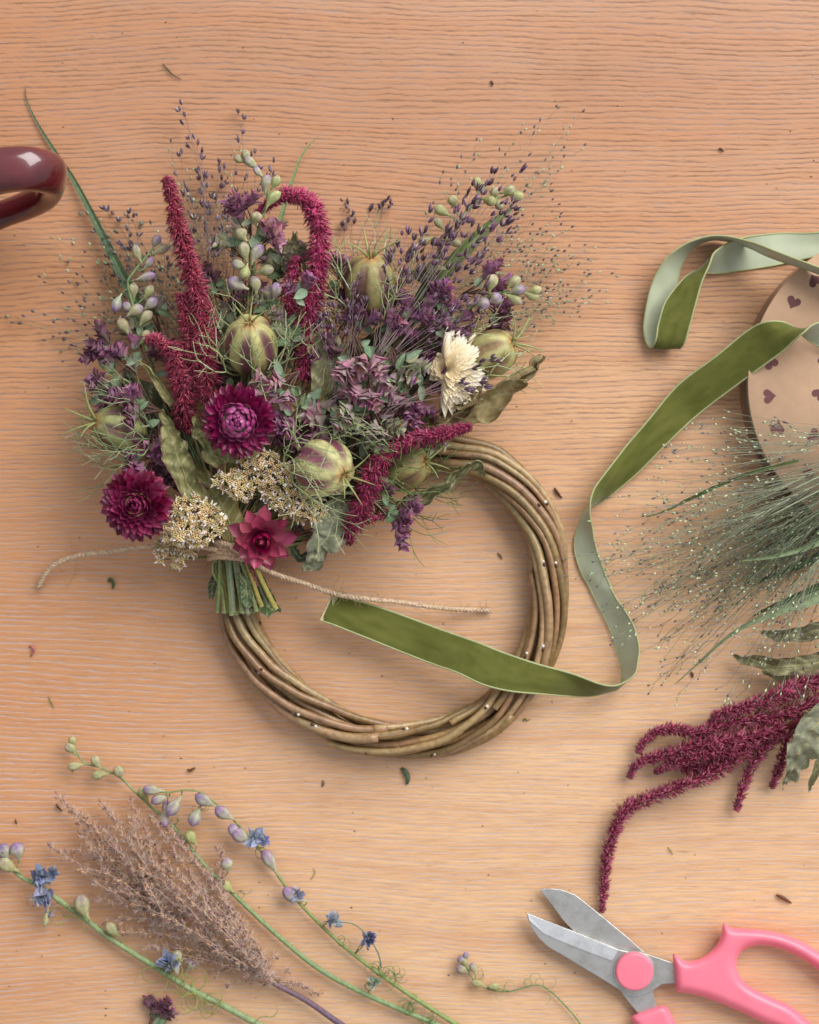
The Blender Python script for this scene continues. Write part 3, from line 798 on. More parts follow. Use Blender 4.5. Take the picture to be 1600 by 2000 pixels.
# --- strawflowers
def strawflower(x, y, z, axis, Rpx, label, pal_in, pal_out, mat, rings, cat='dried flower', tip=None, pw=1.15, group='strawflowers in the bouquet', name='strawflower'):
    c0 = P(x, y, z); A = Vector(axis).normalized(); root = thing(name, label, cat, P(455, 1086, 25), group)
    U = perp(A); V = A.cross(U); r0 = px(Rpx)
    m = MB()
    for (rb, n, L, W, el, bend, cup, inner) in rings:      # ring radius, count, length, width, elevation deg, bend, cup, 0..1 palette mix
        ph = R.uniform(0, 9)
        for i in range(n):
            a_ = ph + 2 * PI * i / n + R.uniform(-.09, .09)
            o_ = U * math.cos(a_) + V * math.sin(a_)
            e_ = math.radians(el + R.uniform(-10, 10))
            d = o_ * math.cos(e_) + A * math.sin(e_); nn_ = A * math.cos(e_) - o_ * math.sin(e_)
            hgt = .30 * (1 - rb) ** .5
            p = c0 + o_ * (r0 * rb) + A * (r0 * (hgt - .12 * rb))
            ci = mix(pick(pal_out), pick(pal_in), inner); k0 = jit(ci, .16)
            k1 = jit(mix(ci, tip, .45) if (tip and R.random() < .5) else ci, .2)
            if mat is M['cream']: k0, k1 = jit(ci, .03, .01), jit(ci, .02, .01)
            m.petal(p, d, nn_, r0 * L * R.uniform(.9, 1.1), r0 * W * R.uniform(.85, 1.12), cup, bend + R.uniform(-.15, .15), k0, k1, 7, 3, pw, .55, R.uniform(-.3, .3))
    m.build('petals', mat, root)
    m = MB()
    for k in range(60):
        a_ = R.uniform(0, 2 * PI); q = R.random() ** .5 * .14
        o_ = U * math.cos(a_) + V * math.sin(a_)
        if mat is M['cream']: break
        m.spike(c0 + o_ * r0 * q + A * r0 * .18, (A + o_ * .3 + rv(.2)).normalized(), r0 * .12, r0 * .012, jit(pal_in[0], .2), jit(pal_out[0], .2))
    m.ball(c0 - A * r0 * .05, r0 * .28, pal_out[0], 12, 8)
    m.build('disc_florets', mat, root)
    m = MB(); to_tie(m, (x - A.x * 30, y + A.y * 30, z - 9), 3.2, c(140, 120, 70)); m.build('stem', M['stem'], root)
MI = [c(206, 108, 166), c(190, 84, 146), c(218, 134, 184)]; MO = [c(104, 0, 46), c(122, 2, 60), c(86, 0, 36), c(132, 4, 70)]
full = [(.52, 23, .54, .25, -8, -.3, .3, 0), (.51, 23, .53, .25, 4, -.3, .3, 0), (.50, 22, .50, .25, 15, -.2, .35, 0), (.49, 21, .46, .25, 27, -.1, .4, .03), (.48, 18, .40, .26, 40, .1, .4, .12), (.46, 15, .44, .31, 62, .75, .5, .6), (.44, 13, .46, .32, 72, 1.15, .5, .9), (.36, 11, .44, .30, 74, 1.25, .5, 1), (.26, 9, .38, .27, 78, 1.3, .5, 1), (.15, 7, .28, .2, 84, 1.2, .5, .9), (.07, 5, .2, .13, 86, 1.0, .5, .6)]
strawflower(467, 822, 62, (.02, -.10, 1), 67, 'deep magenta strawflower with a closed pale pink centre, just below the striped pod', MI, MO, M['papery'], full, tip=c(150, 16, 90), pw=1.0)
full2 = [(.52, 23, .52, .26, -20, -.35, .3, 0), (.52, 23, .50, .26, -6, -.3, .3, 0), (.50, 22, .47, .26, 8, -.2, .35, 0), (.47, 21, .44, .26, 20, -.1, .4, .04), (.43, 20, .41, .26, 33, .05, .4, .1), (.38, 18, .38, .26, 48, .2, .45, .25), (.33, 13, .35, .3, 60, .45, .5, .45), (.26, 11, .33, .27, 70, .65, .5, .6), (.18, 9, .29, .22, 76, .8, .5, .6), (.10, 7, .25, .16, 82, .7, .5, .35), (.05, 5, .2, .1, 86, .4, .5, .1)]
strawflower(268, 985, 55, (-.20, -.10, 1), 69, 'largest dark wine-red strawflower at the lower left edge of the bouquet', [c(186, 76, 130), c(166, 58, 110)], [c(112, 4, 46), c(94, 2, 38), c(130, 12, 60)], M['papery'], full2, tip=c(178, 80, 124), pw=1.0)
full3 = [(.25, 9, .78, .46, -4, .1, .4, .4), (.23, 9, .72, .46, 16, .25, .45, .5), (.21, 8, .60, .44, 36, .5, .5, .2), (.22, 6, .50, .42, 60, 1.0, .55, 0), (.14, 4, .44, .38, 76, 1.2, .55, 0)]
strawflower(512, 1046, 56, (.05, -.40, 1), 60, 'small open reddish pink strawflower hanging just above the twine', [c(222, 128, 140), c(206, 100, 130)], [c(146, 14, 70), c(126, 8, 64), c(162, 44, 84)], M['papery'], full3, tip=c(120, 4, 56), pw=1.25)
CI = [c(254, 236, 186), c(252, 228, 168)]; CO = [c(254, 250, 238), c(255, 253, 246), c(252, 244, 222)]
root = thing('strawflower', 'creamy white strawflower at the right side of the bouquet, dark seed sprigs across it', 'dried flower', P(455, 1086, 25), 'strawflowers in the bouquet')
m = MB(); cx0, cy0 = 862, 722
for k in range(11):
    n_ = 27 - k
    for i in range(n_):
        a_ = math.radians(-92 + 176 * (i + R.uniform(.2, .8)) / n_); el = math.radians(4 + 6 * k + R.uniform(-3, 3))
        L = (104 - 8.4 * k) * (.90 + .10 * abs(math.sin(a_))) * R.uniform(.86, 1.1)
        d = Vector((math.cos(a_) * math.cos(el), math.sin(a_) * math.cos(el), math.sin(el)))
        nn_ = Vector((-math.cos(a_) * math.sin(el), -math.sin(a_) * math.sin(el), math.cos(el)))
        col = jit(mix(pick(CO), pick(CI), .05 + .06 * k), .05, .01)
        m.petal(P(cx0 + k * 1.6, cy0 + math.sin(-a_) * 6, 44 + 1.7 * k), d, nn_, px(L), px(15), .5, -.75 + R.uniform(-.15, .15), mix(col, c(240, 200, 130), .5), col, 8, 2, 1.2, .5, R.uniform(-.12, .12))
for k in range(4):
    for i in range(7):
        a_ = math.radians(R.uniform(100, 262)); L = 40 - 6 * k
        d = Vector((math.cos(a_), math.sin(a_), .15 + .2 * k)).normalized()
        m.petal(P(cx0 + 6, cy0, 47 + 2 * k), d, Vector((0, 0, 1)), px(L), px(20), .3, -.4, jit(c(244, 214, 156), .05, .01), jit(c(250, 234, 198), .03, .01), 6, 2, 1.2, .5)
m.build('petals', M['cream'], root)
m = MB(); to_tie(m, (850, 742, 42), 3.2, c(140, 120, 70)); m.build('stem', M['stem'], root)

# --- nigella pods
def threads(m, p, d, nrm, L, r, depth, pal, curl=.25, push=None, pull=.17):
    """one forking thread of a lacy bract"""
    n = 7; pts = [p]; dd = d.copy(); sd = unit() * curl
    for i in range(n):
        dd = (dd + nrm * pull * .7 + sd * .22 + unit() * .03).normalized()
        q_ = pts[-1] + dd * (L / n)
        pts.append(push(q_) if push else q_)
    kl = jit(pick(pal), .12)
    m.tube(pts, [r * (1 - .35 * i / n) for i in range(n + 1)], kl, 5)
    if depth > 0:
        k = 3 if R.random() < .25 else 2
        sides = perp(dd); s2 = dd.cross(sides); a0 = R.uniform(0, PI)
        for i in range(k):
            a_ = a0 + 2 * PI * i / k
            nd = (dd + (sides * math.cos(a_) + s2 * math.sin(a_)) * R.uniform(.4, .75)).normalized()
            threads(m, pts[-1], nd, nrm, L * R.uniform(.75, 1.0), r * .68, depth - 1, pal, curl, push, pull * .6)
    return m
def nigella(x, y, z, axis, rpx, Lpx, label, nb=9, lobes=6, yl=c(190, 184, 120), pu=c(118, 66, 84), horn=28, bl=40, pal=None, tipc=c(200, 150, 100), depth=3, spread=.9):
    A = Vector(axis).normalized(); c0 = P(x, y, z); U = perp(A); V = A.cross(U)
    root = thing('seed_pod', label, 'seed pod', P(455, 1086, 25), 'striped seed pods wrapped in lacy threads')
    pal = pal or [c(176, 188, 136), c(194, 198, 146), c(154, 170, 118), c(204, 208, 170)]
    m = MB(); nr, ns = 22, lobes * 8; r0 = px(rpx); L0 = px(Lpx)
    rows = []; cr = []; ph = R.uniform(0, 1)
    for i in range(nr + 1):
        t_ = i / nr; th_ = PI * t_
        rp_ = max(.01, math.sin(th_)) ** .85 * (1 - .22 * max(0, t_ - .4)); ax = -math.cos(th_)
        row = []; cc = []
        for j in range(ns + 1):
            a_ = 2 * PI * j / ns
            ww = abs(math.cos(lobes * a_ / 2 + ph)) ** .55
            rr = r0 * rp_ * (.83 + .19 * ww)
            zz = L0 * ax * (1 - .10 * (ax > 0) * (ax) ** 4 * 1) 
            row.append(c0 + A * zz + (U * math.cos(a_) + V * math.sin(a_)) * rr)
            nz_ = noise.noise(Vector((a_ * 14, t_ * 3, x))) * .22
            st = sm((abs(math.cos(lobes * a_ / 2 + ph)) - .25) * 1.9 + nz_)
            st2 = sm(((math.cos(lobes * a_ + 2 * ph) * -1) + .55) * .9 + nz_ * 1.4)
            k = mix(yl, pu, st2 * sm((t_ - .05) * 5) * sm((.93 - t_) * 4) * .95)
            if ww < .35: k = mix(k, c(150, 140, 96), .35)
            bl_ = noise.noise(Vector((math.cos(a_) * 3.1 + x, math.sin(a_) * 3.1, t_ * 6)))
            k = mix(k, c(140, 104, 70), .55 * sm((bl_ - .18) * 3)); k = jit(k, .05, .02)
            if t_ > .86: k = mix(k, tipc, sm((t_ - .86) * 9))
            cc.append(k)
        rows.append(row); cr.append(cc)
    m.grid(rows, cr)
    pod = m.build('pod', M['pod'], root)
    for i in range(5):
        a_ = 2 * PI * i / 5 + ph; o_ = U * math.cos(a_) + V * math.sin(a_)
        p = c0 + A * L0 * .93 + o_ * r0 * .1; pts = [p]; d = (A * .9 + o_ * .6).normalized(); sd = unit() * .3
        for k in range(6):
            d = (d + o_ * .12 + sd * .2).normalized(); pts.append(pts[-1] + d * px(horn) / 6)
        m = MB(); m.tube(pts, [px(2.6) * (1 - .13 * k) for k in range(7)], jit(c(160, 164, 104), .1), 6)
        m.build('horn', M['thread'], root)
    def push(q):
        v = q - c0; h = v.dot(A); w_ = v - A * h; e_ = math.sqrt((h / L0) ** 2 + (w_.length / r0) ** 2)
        v2 = c0 + v * (1.10 / max(e_, .05)) if e_ < 1.10 else q
        v2.z = max(v2.z, .001); return v2
    for i in range(nb):
        a_ = 2 * PI * i / nb + R.uniform(-.2, .2); o_ = U * math.cos(a_) + V * math.sin(a_)
        p = push(c0 - A * L0 * .8 + o_ * r0 * .45); d = (o_ * 1.0 + A * R.uniform(-.1, .35)).normalized()
        m = MB(); threads(m, p, d, A, px(bl) * R.uniform(.85, 1.2), px(2.3), depth, pal, .36, push, R.uniform(.16, .30))
        m.build('lacy_bract', M['thread'], root)
    m = MB(); q = c0 - A * L0; to_tie(m, (x - A.x * Lpx, y + A.y * Lpx, max(28, z - A.z * Lpx * .3)), 2.6); m.build('stem', M['stem'], root)
nigella(490, 672, 56, (.03, .55, .80), 50, 66, 'tall yellow and purple striped seed pod above the magenta strawflower', 12, 6, horn=44, bl=48, depth=3)
nigella(636, 914, 60, (.70, -.30, .62), 56, 54, 'round cream and purple striped seed pod in the lower middle, its star tip facing right', 14, 6, yl=c(206, 200, 140), pu=c(136, 70, 96), horn=60, bl=46, depth=3)
nigella(722, 556, 42, (.04, .72, .6), 52, 66, 'olive striped seed pod standing behind the purple grass at the top', 9, 6, yl=c(160, 150, 96), pu=c(104, 62, 70), horn=66, bl=48, depth=3)
nigella(232, 838, 46, (-.72, .25, .62), 44, 56, 'shaggy greenish seed pod with dark purple stripes at the left edge', 13, 6, yl=c(150, 150, 96), pu=c(86, 48, 66), horn=70, bl=44, pal=[c(140, 154, 108), c(116, 132, 90), c(170, 174, 144)])
nigella(962, 690, 38, (.78, .35, .5), 46, 52, 'pale yellow-green seed pod half hidden behind the cream strawflower', 9, 6, yl=c(186, 180, 120), pu=c(150, 120, 90), horn=60, bl=50, depth=2)
nigella(792, 912, 42, (.80, .2, .55), 46, 52, 'dull green-brown seed pod behind the magenta tassel, beside the wreath top', 13, 6, yl=c(154, 144, 88), pu=c(116, 84, 64), horn=46, bl=46, pal=[c(104, 130, 72), c(124, 146, 86), c(90, 112, 66)])

# --- yarrow
def yarrow(label, spots, n, z, dome=6, small=1.0, brown=0.0, tilt=(0, -.1, 1)):
    root = thing('yarrow', label, 'dried flower', P(455, 1086, 25), 'cream yarrow heads in the bouquet')
    m = MB(); g = MB(); A = Vector(tilt).normalized(); placed = []
    tries = 0
    while len(placed) < n and tries < n * 60:
        tries += 1
        x0, y0, rx, ry = pick(spots)
        a_ = R.uniform(0, 2 * PI); q = math.sqrt(R.random())
        x = x0 + rx * q * math.cos(a_); y = y0 + ry * q * math.sin(a_)
        if any((x - a1) ** 2 + (y - b1) ** 2 < (10.6 * small) ** 2 for a1, b1, _ in placed): continue
        zz = z + dome * (1 - q * q) + R.uniform(-1.6, 1.6)
        placed.append((x, y, zz))
    rest = MB()
    for fi, (x, y, zz) in enumerate(placed):
        m = rest if fi >= 100 else MB()
        p = P(x, y, zz); d = (A + rv(.4)).normalized(); r_ = px(7.0 * small) * R.uniform(.85, 1.15)
        u = perp(d); v = d.cross(u)
        g.bud(p - d * r_ * 2.3, d, r_ * 2.4, r_ * .85, jit(c(138, 140, 98), .1), jit(c(160, 156, 112), .1), c(112, 116, 76), 7)
        cc = jit(mix(c(232, 204, 150), c(168, 118, 72), brown * R.random()), .15)
        for k in range(14):
            a_ = k * 2.4; q = r_ * .95 * math.sqrt((k + .3) / 14)
            m.ball(p + (u * math.cos(a_) + v * math.sin(a_)) * q + d * (r_ * .35 - q * .25), r_ * R.uniform(.2, .29), jit(cc, .22), 5, 3, (1, 1, 1), .2)
        for k in range(R.randint(3, 5)):
            a_ = R.uniform(0, 2 * PI); o_ = u * math.cos(a_) + v * math.sin(a_)
            wc = jit(mix(c(246, 238, 226), c(230, 200, 192), R.random() ** 3), .06)
            m.petal(p + o_ * r_ * .75, (o_ * .9 + d * R.uniform(-.3, .7) + rv(.2)).normalized(), d, r_ * R.uniform(.9, 1.3), r_ * .5, -.5, -.5, wc, None, 3, 1, .8, .6)
        if m is not rest: m.build('floret', M['yarrow'], root)
    if rest.v: tag(rest.build('more_florets', M['yarrow'], root), None, None, kind='stuff')
    cx = sum(a_[0] for a_ in placed) / len(placed); cy = sum(a_[1] for a_ in placed) / len(placed)
    for x, y, zz in placed[::2]:
        w_, rd = wpath([(x, y, zz - 3.5, .9), ((x + cx) / 2, (y + cy) / 2 + 6, zz - 8, 1.2), (cx, cy + 16, z - 14, 1.6)], 3)
        g.tube(w_, rd, jit(c(140, 142, 96), .12), 5)
    g.build('flower_cups', M['stem'], root)
    m = MB(); to_tie(m, (cx, cy + 14, z - 13), 2.8); m.build('stem', M['stem'], root)
yarrow('dense cream yarrow head between the wine-red strawflower and the stems', [(372, 1000, 42, 30), (385, 1030, 40, 34), (350, 1040, 30, 26), (412, 1020, 26, 30)], 120, 49, 6)
yarrow('widest cream and white yarrow head, between the small strawflower and round pod', [(510, 905, 40, 22), (545, 940, 52, 36), (575, 980, 50, 30), (600, 1000, 34, 18), (455, 940, 36, 20), (470, 958, 26, 20)], 190, 50, 6)
yarrow('ragged little yarrow sprig dangling lowest, just left of the twine knot', [(322, 1068, 18, 16), (345, 1095, 14, 16), (365, 1075, 22, 12), (318, 1085, 10, 10)], 24, 32, 3, .95)
yarrow('small golden brown yarrow tuft in the upper middle, behind the leaves', [(660, 612, 30, 20), (690, 632, 18, 16)], 42, 40, 4, .85, .6)

# --- oregano
OG = dict(
    violet=[c(176, 104, 154), c(158, 84, 138), c(188, 126, 166), c(132, 66, 110), c(158, 96, 156)],
    mauve=[c(206, 146, 176), c(184, 136, 164), c(214, 166, 184), c(190, 170, 168), c(196, 124, 152)],
    grey=[c(182, 182, 150), c(190, 172, 168), c(166, 174, 140), c(186, 156, 172), c(200, 194, 164)],
    plum=[c(122, 66, 106), c(136, 78, 120), c(98, 54, 82), c(148, 92, 134)])
for k_ in ('violet', 'plum', 'mauve'): OG[k_] = [mix(q, c(178, 104, 134), .14) for q in OG[k_]]
LEAFG = [c(136, 158, 130), c(118, 142, 108), c(150, 166, 138), c(104, 124, 88), c(138, 156, 122)]
def oreg_spike(m, fl, p, d, L, pal, k=7, W=13):
    u = perp(d); v = d.cross(u); ph = R.uniform(0, 3)
    for i in range(k):
        t_ = i / k
        for s_ in range(2):
            a_ = ph + i * 1.35 + s_ * PI
            o_ = u * math.cos(a_) + v * math.sin(a_)
            q = p + d * (L * t_ * .8) + o_ * px(1.5)
            col = jit(pick(pal), .18, .08); cb = jit(mix(col, c(146, 150, 104), .55), .12)
            m.petal(q, (d * .85 + o_ * R.uniform(.35, .75)).normalized(), o_, px(W * 1.65) * R.uniform(.8, 1.15) * (1 - .3 * t_), px(W) * R.uniform(.8, 1.1) * (1 - .25 * t_), -.75, .35, cb, col, 5, 2, .72, .35)
    if R.random() < .8:
        for i in range(R.randint(2, 5)):
            q = p + d * L * R.uniform(.75, 1.05) + unit() * px(5)
            kc = jit(pick([c(196, 128, 92), c(206, 150, 120), c(182, 80, 176), c(200, 140, 150)]), .15)
            for s_ in range(4): fl.petal(q, (d + unit() * .9).normalized(), unit(), px(6), px(4), .6, .8, kc, kc, 3, 1)
def oregano(x, y, z, ang, size, pal, label, nsp=5, leaves=4, spread=1.0, lift=.25, tie=True, name='oregano_sprig', group='purple oregano sprigs in the bouquet', basepos=None):
    root = thing(name, label, 'dried flower', P(455, 1086, 25) if tie else P(x, y, z - 3 if z > 3 else 0), group)
    m = MB(); fl = MB(); lf = MB(); st = MB(); a0 = math.radians(ang)
    c0 = P(x, y, z); D = Vector((math.cos(a0), math.sin(a0), lift)).normalized()
    pal = OG[pal] if isinstance(pal, str) else pal
    back = c0 - D * px(size * .9)
    for i in range(nsp):
        a_ = a0 + R.uniform(-1.1, 1.1) * spread
        d = Vector((math.cos(a_), math.sin(a_), R.uniform(-.3, .9))).normalized()
        q = c0 + d * px(size * R.uniform(.1, .55)) + Vector((R.uniform(-1, 1), R.uniform(-1, 1), R.uniform(-.5, .6))) * px(size * .28)
        L = px(size * R.uniform(.6, .95))
        m = MB(); fl = m; oreg_spike(m, fl, q, d, L, pal, 6, (19 if pal in (OG['mauve'], OG['grey']) else 16) * (.8 + .2 * size / 40)); m.build('flower_spike', M['bract'], root)
        st.tube([back, back.lerp(q, .55) + rv(px(4)), q, q + d * L * .6], [px(1.5), px(1.2), px(1), px(.6)], jit(c(96, 70, 62), .2), 5)
    for i in range(leaves):
        a_ = a0 + R.uniform(-2.4, 2.4); d = Vector((math.cos(a_), math.sin(a_), R.uniform(-.2, .6))).normalized()
        q = c0 + rv(px(size * .45)) ; q.z = min(q.z, c0.z + px(8))
        lc = jit(pick(LEAFG), .15)
        lf = MB(); lf.petal(q, d, Vector((0, 0, 1)), px(R.uniform(18, 36)), px(R.uniform(11, 20)), R.uniform(.1, .6), R.uniform(-.8, .3), lc, jit(lc, .1), 6, 3, .72, .2, R.uniform(-.6, .6), mix(lc, c(170, 180, 150), .35)); lf.build('leaf', M['leaf'], root)
    if tie: to_tie(st, (x - math.cos(a0) * size * .9, y + math.sin(a0) * size * .9, z - 4), 1.8, jit(c(122, 110, 78), .2))
    st.build('stem', M['stem'], root)
ORE = [
    (208, 690, 40, 160, 40, 'plum', 'dark plum oregano sprig at the far left, above the shaggy pod', 6, 6),
    (250, 705, 42, 120, 36, 'violet', 'violet oregano sprig with grey-green leaves, left of the rolled leaf tip', 5, 5),
    (236, 745, 40, 250, 34, 'plum', 'drooping plum oregano under the far left sprig', 5, 3),
    (275, 795, 52, 170, 42, 'violet', 'bright violet oregano cluster directly over the shaggy left pod', 7, 2),
    (300, 850, 46, 250, 38, 'violet', 'violet oregano cluster left of the long curled leaf', 6, 2),
    (285, 895, 44, 200, 34, 'violet', 'small violet oregano cluster just above the wine-red strawflower', 5, 2),
    (330, 900, 36, 230, 40, 'plum', 'dark oregano deep behind the long curled leaf', 6, 2),
    (340, 870, 34, 120, 40, 'plum', 'shadowed plum oregano between the two curled leaves', 6, 2),
    (478, 425, 52, 110, 38, 'violet', 'purple oregano below the tall larkspur tip', 6, 3),
    (520, 470, 48, 40, 36, 'mauve', 'mauve and green oregano inside the hooked tassel', 5, 6),
    (545, 520, 40, 80, 38, 'grey', 'grey-green oregano under the rolled brown leaf', 5, 8),
    (590, 572, 62, 90, 34, 'violet', 'single violet oregano star in front of the hooked tassel', 4, 4),
    (555, 745, 62, 215, 40, 'mauve', 'mauve oregano drooping beside the magenta strawflower', 5, 5),
    (560, 650, 50, 100, 34, 'grey', 'leafy green oregano beside the tall striped pod', 2, 12),
    (600, 780, 52, 300, 34, 'grey', 'broad green-leaved oregano twig in the centre', 2, 9),
    (575, 815, 52, 230, 40, 'violet', 'violet oregano cluster right of the magenta strawflower', 7, 3),
    (555, 840, 44, 280, 34, 'plum', 'dull plum oregano above the wide yarrow head', 5, 3),
    (705, 690, 66, 290, 46, 'mauve', 'pink-mauve oregano head hanging in the middle of the bouquet', 8, 5),
    (730, 745, 62, 280, 42, 'mauve', 'soft mauve oregano head just below the pink-mauve one', 7, 4),
    (775, 715, 60, 285, 42, 'grey', 'greyish lilac oregano spike left of the cream strawflower', 6, 5),
    (690, 795, 60, 270, 40, 'grey', 'pale grey-green oregano spike above the round pod', 6, 5),
    (745, 820, 58, 290, 42, 'grey', 'pale green and lilac oregano spike over the magenta tassel', 7, 5),
    (640, 820, 52, 200, 38, 'mauve', 'muted mauve oregano behind the round pod', 5, 6),
    (800, 790, 50, 320, 38, 'violet', 'violet oregano below the cream strawflower', 5, 6),
    (835, 745, 48, 20, 36, 'violet', 'slim violet oregano touching the cream strawflower', 4, 5),
    (650, 700, 48, 110, 38, 'plum', 'dark purple oregano above the pink-mauve head', 6, 4),
    (700, 650, 46, 60, 40, 'violet', 'purple oregano under the olive seed pod', 6, 4),
    (760, 655, 46, 40, 42, 'violet', 'purple oregano in the upper right middle', 7, 4),
    (800, 620, 48, 50, 42, 'violet', 'large-bracted violet oregano right of the olive pod', 7, 3),
    (845, 600, 46, 30, 42, 'violet', 'reddish violet oregano under the grass blade', 6, 3),
    (870, 640, 44, 20, 40, 'violet', 'violet oregano directly above the cream strawflower', 6, 3),
    (815, 680, 42, 0, 40, 'plum', 'deep plum oregano left behind the cream strawflower', 6, 4),
    (940, 560, 42, 20, 44, 'violet', 'outermost purple oregano at the upper right, beside pale larkspur buds', 7, 1),
    (965, 600, 36, 330, 40, 'plum', 'drooping plum oregano under the pale larkspur buds', 6, 1),
    (765, 1005, 48, 330, 44, 'violet', 'bright violet oregano hanging low over the wreath opening', 8, 4),
    (740, 975, 46, 80, 34, 'violet', 'violet oregano tip beside the lower end of the magenta tassel', 4, 3),
    (455, 480, 38, 130, 34, 'grey', 'pale green oregano left of the larkspur florets', 4, 7),
    (420, 560, 30, 120, 34, 'plum', 'dark grey oregano between the straight tassel and tall pod', 5, 4),
    (660, 535, 30, 120, 36, 'violet', 'faint violet oregano right of the hooked tassel', 5, 2),
    (300, 620, 30, 110, 36, 'grey', 'grey oregano low behind the left larkspur', 4, 6),
    (640, 860, 40, 100, 38, 'plum', 'shaded plum oregano under the centre leaves', 6, 6),
    (720, 870, 42, 20, 38, 'grey', 'green oregano between round pod and magenta tassel', 4, 8),
    (440, 730, 40, 160, 34, 'plum', 'plum oregano behind the magenta strawflower', 5, 4),
    (830, 850, 34, 10, 34, 'grey', 'grey-green oregano under the big rolled leaf', 3, 6),
]
ORE += [
    (600, 515, 36, 80, 36, 'grey', 'green-grey oregano showing inside the bend of the hooked tassel', 4, 8),
    (530, 605, 38, 110, 36, 'grey', 'leafy oregano crowding the crown of the tall striped pod', 3, 10),
    (548, 700, 38, 60, 36, 'plum', 'plum oregano wedged between tall striped pod and hooked tassel', 6, 6),
    (610, 655, 36, 40, 36, 'plum', 'dark oregano filling in behind the flat grey leaf', 6, 6),
    (690, 590, 32, 90, 36, 'plum', 'dark plum oregano at the foot of the olive pod', 6, 4),
    (665, 745, 44, 300, 40, 'mauve', 'dusky pink oregano left of the hanging pink-mauve head', 6, 5),
    (715, 790, 46, 280, 40, 'mauve', 'dusky mauve oregano between the two pale green spikes', 6, 6),
    (770, 770, 46, 300, 40, 'mauve', 'brownish pink oregano below the lilac spike', 6, 6),
    (615, 850, 44, 250, 36, 'violet', 'violet oregano resting on the lacy threads above the round pod', 6, 5),
    (425, 705, 32, 120, 36, 'plum', 'shaded plum oregano left of the tall striped pod', 6, 6),
    (330, 715, 32, 130, 38, 'plum', 'shaded plum oregano behind the branching clump', 6, 5),
    (215, 765, 38, 190, 36, 'violet', 'violet oregano peeking out above the shaggy pod threads', 6, 5),
    (265, 650, 32, 110, 34, 'grey', 'grey-green leafy oregano below the left larkspur buds', 3, 9),
    (760, 590, 34, 60, 38, 'violet', 'violet oregano just right of the olive pod base', 6, 4),
    (830, 560, 34, 60, 38, 'grey', 'grey-green oregano beneath the upper right larkspur', 4, 6),
    (440, 640, 30, 110, 34, 'grey', 'grey-green oregano low between straight tassel and striped pod', 3, 9),
    (485, 590, 36, 100, 36, 'violet', 'violet oregano behind the star crown of the tall pod', 5, 5),
    (395, 930, 34, 200, 34, 'plum', 'nearly black plum oregano in the gap above the dense yarrow', 6, 3),
]
for (x, y, z, a_, s_, p_, lb, ns_, nl) in ORE: oregano(x, y, z, a_, s_, p_, lb, ns_, nl)

# --- larkspur (buds on a stalk)
LK_Y = (c(190, 190, 134), c(212, 208, 152), c(146, 116, 134)); LK_P = (c(198, 196, 160), c(184, 156, 186), c(136, 96, 164))
def lark_bud(m, p, d, L, r, mixp=.4, green=None):
    a_, b_, s_ = LK_Y if R.random() > mixp else LK_P
    m.bud(p, d, L, r, jit(a_, .1), jit(mix(b_, LK_P[1], mixp * R.random()), .1), s_ if R.random() < mixp + .2 else c(150, 156, 96), 10, .3, R.uniform(-.4, .4))
def larkspur(label, stalk, buds, name='larkspur', tie=True, group='larkspur stalks', mixp=.4, blue=(), extra=None, loc=None, scol=None):
    root = thing(name, label, 'dried flower', loc or (P(455, 1086, 25) if tie else P(stalk[-1][0], stalk[-1][1], 0)), group)
    st = MB(); w_, rd = wpath(stalk, 6); sc_ = scol or c(118, 136, 92)
    st.tube(w_, rd, lambda t_, a_: jit(sc_, .06), 8)
    if tie: to_tie(st, stalk[-1][:3], stalk[-1][3], sc_)
    m = MB()
    for (x, y, z, ang, L, r_) in buds:
        # the bud's base sits off the stalk on a short pedicel
        tip = P(x, y, z); a_ = math.radians(ang); d = Vector((math.cos(a_), math.sin(a_), R.uniform(-.1, .25))).normalized()
        b0 = tip - d * px(L * .5)
        near = min(w_, key=lambda q: (q - (b0 - d * px(8))).length)
        st.tube([near, near.lerp(b0, .5) + rv(px(3)), b0 + d * px(3)], [px(1.3), px(1.1), px(1.4)], jit(sc_, .1), 5)
        kb = 1.0 if tie else 1.14; m = MB(); lark_bud(m, b0, d, px(L * 1.08 * kb), px(r_ * 1.12 * kb), mixp); m.build('bud', M['bract'], root)
    if blue:
        for (x, y, z, r_, bc) in blue:
            q = P(x, y, z); f = MB()
            near = min(w_, key=lambda v: (v - q).length)
            st.tube([near, near.lerp(q, .5) + rv(px(4)), q], [px(1.4), px(1.2), px(1.6)], jit(sc_, .1), 5)
            out = (q - near); out.z = 0; out = out.normalized() if out.length > 1e-6 else Vector((1, 0, 0))
            for k in range(14):
                d = (out * .4 + unit()).normalized(); d.z = abs(d.z) * .7
                pc = jit(mix(bc, c(190, 190, 196), R.random() * .7), .15)
                f.petal(q + d * px(1), d, unit(), px(r_ * R.uniform(.7, 1.15)), px(r_ * R.uniform(.5, .85)), R.uniform(-.8, .8), R.uniform(-1.4, 1.6), jit(mix(pc, c(130, 134, 90), .4), .1), pc, 6, 3, .6, .3, R.uniform(-1, 1))
            f.build('flower', M['bract'], root)
    if extra: extra(root, st)
    st.build('stem', M['stem'], root)
    return root
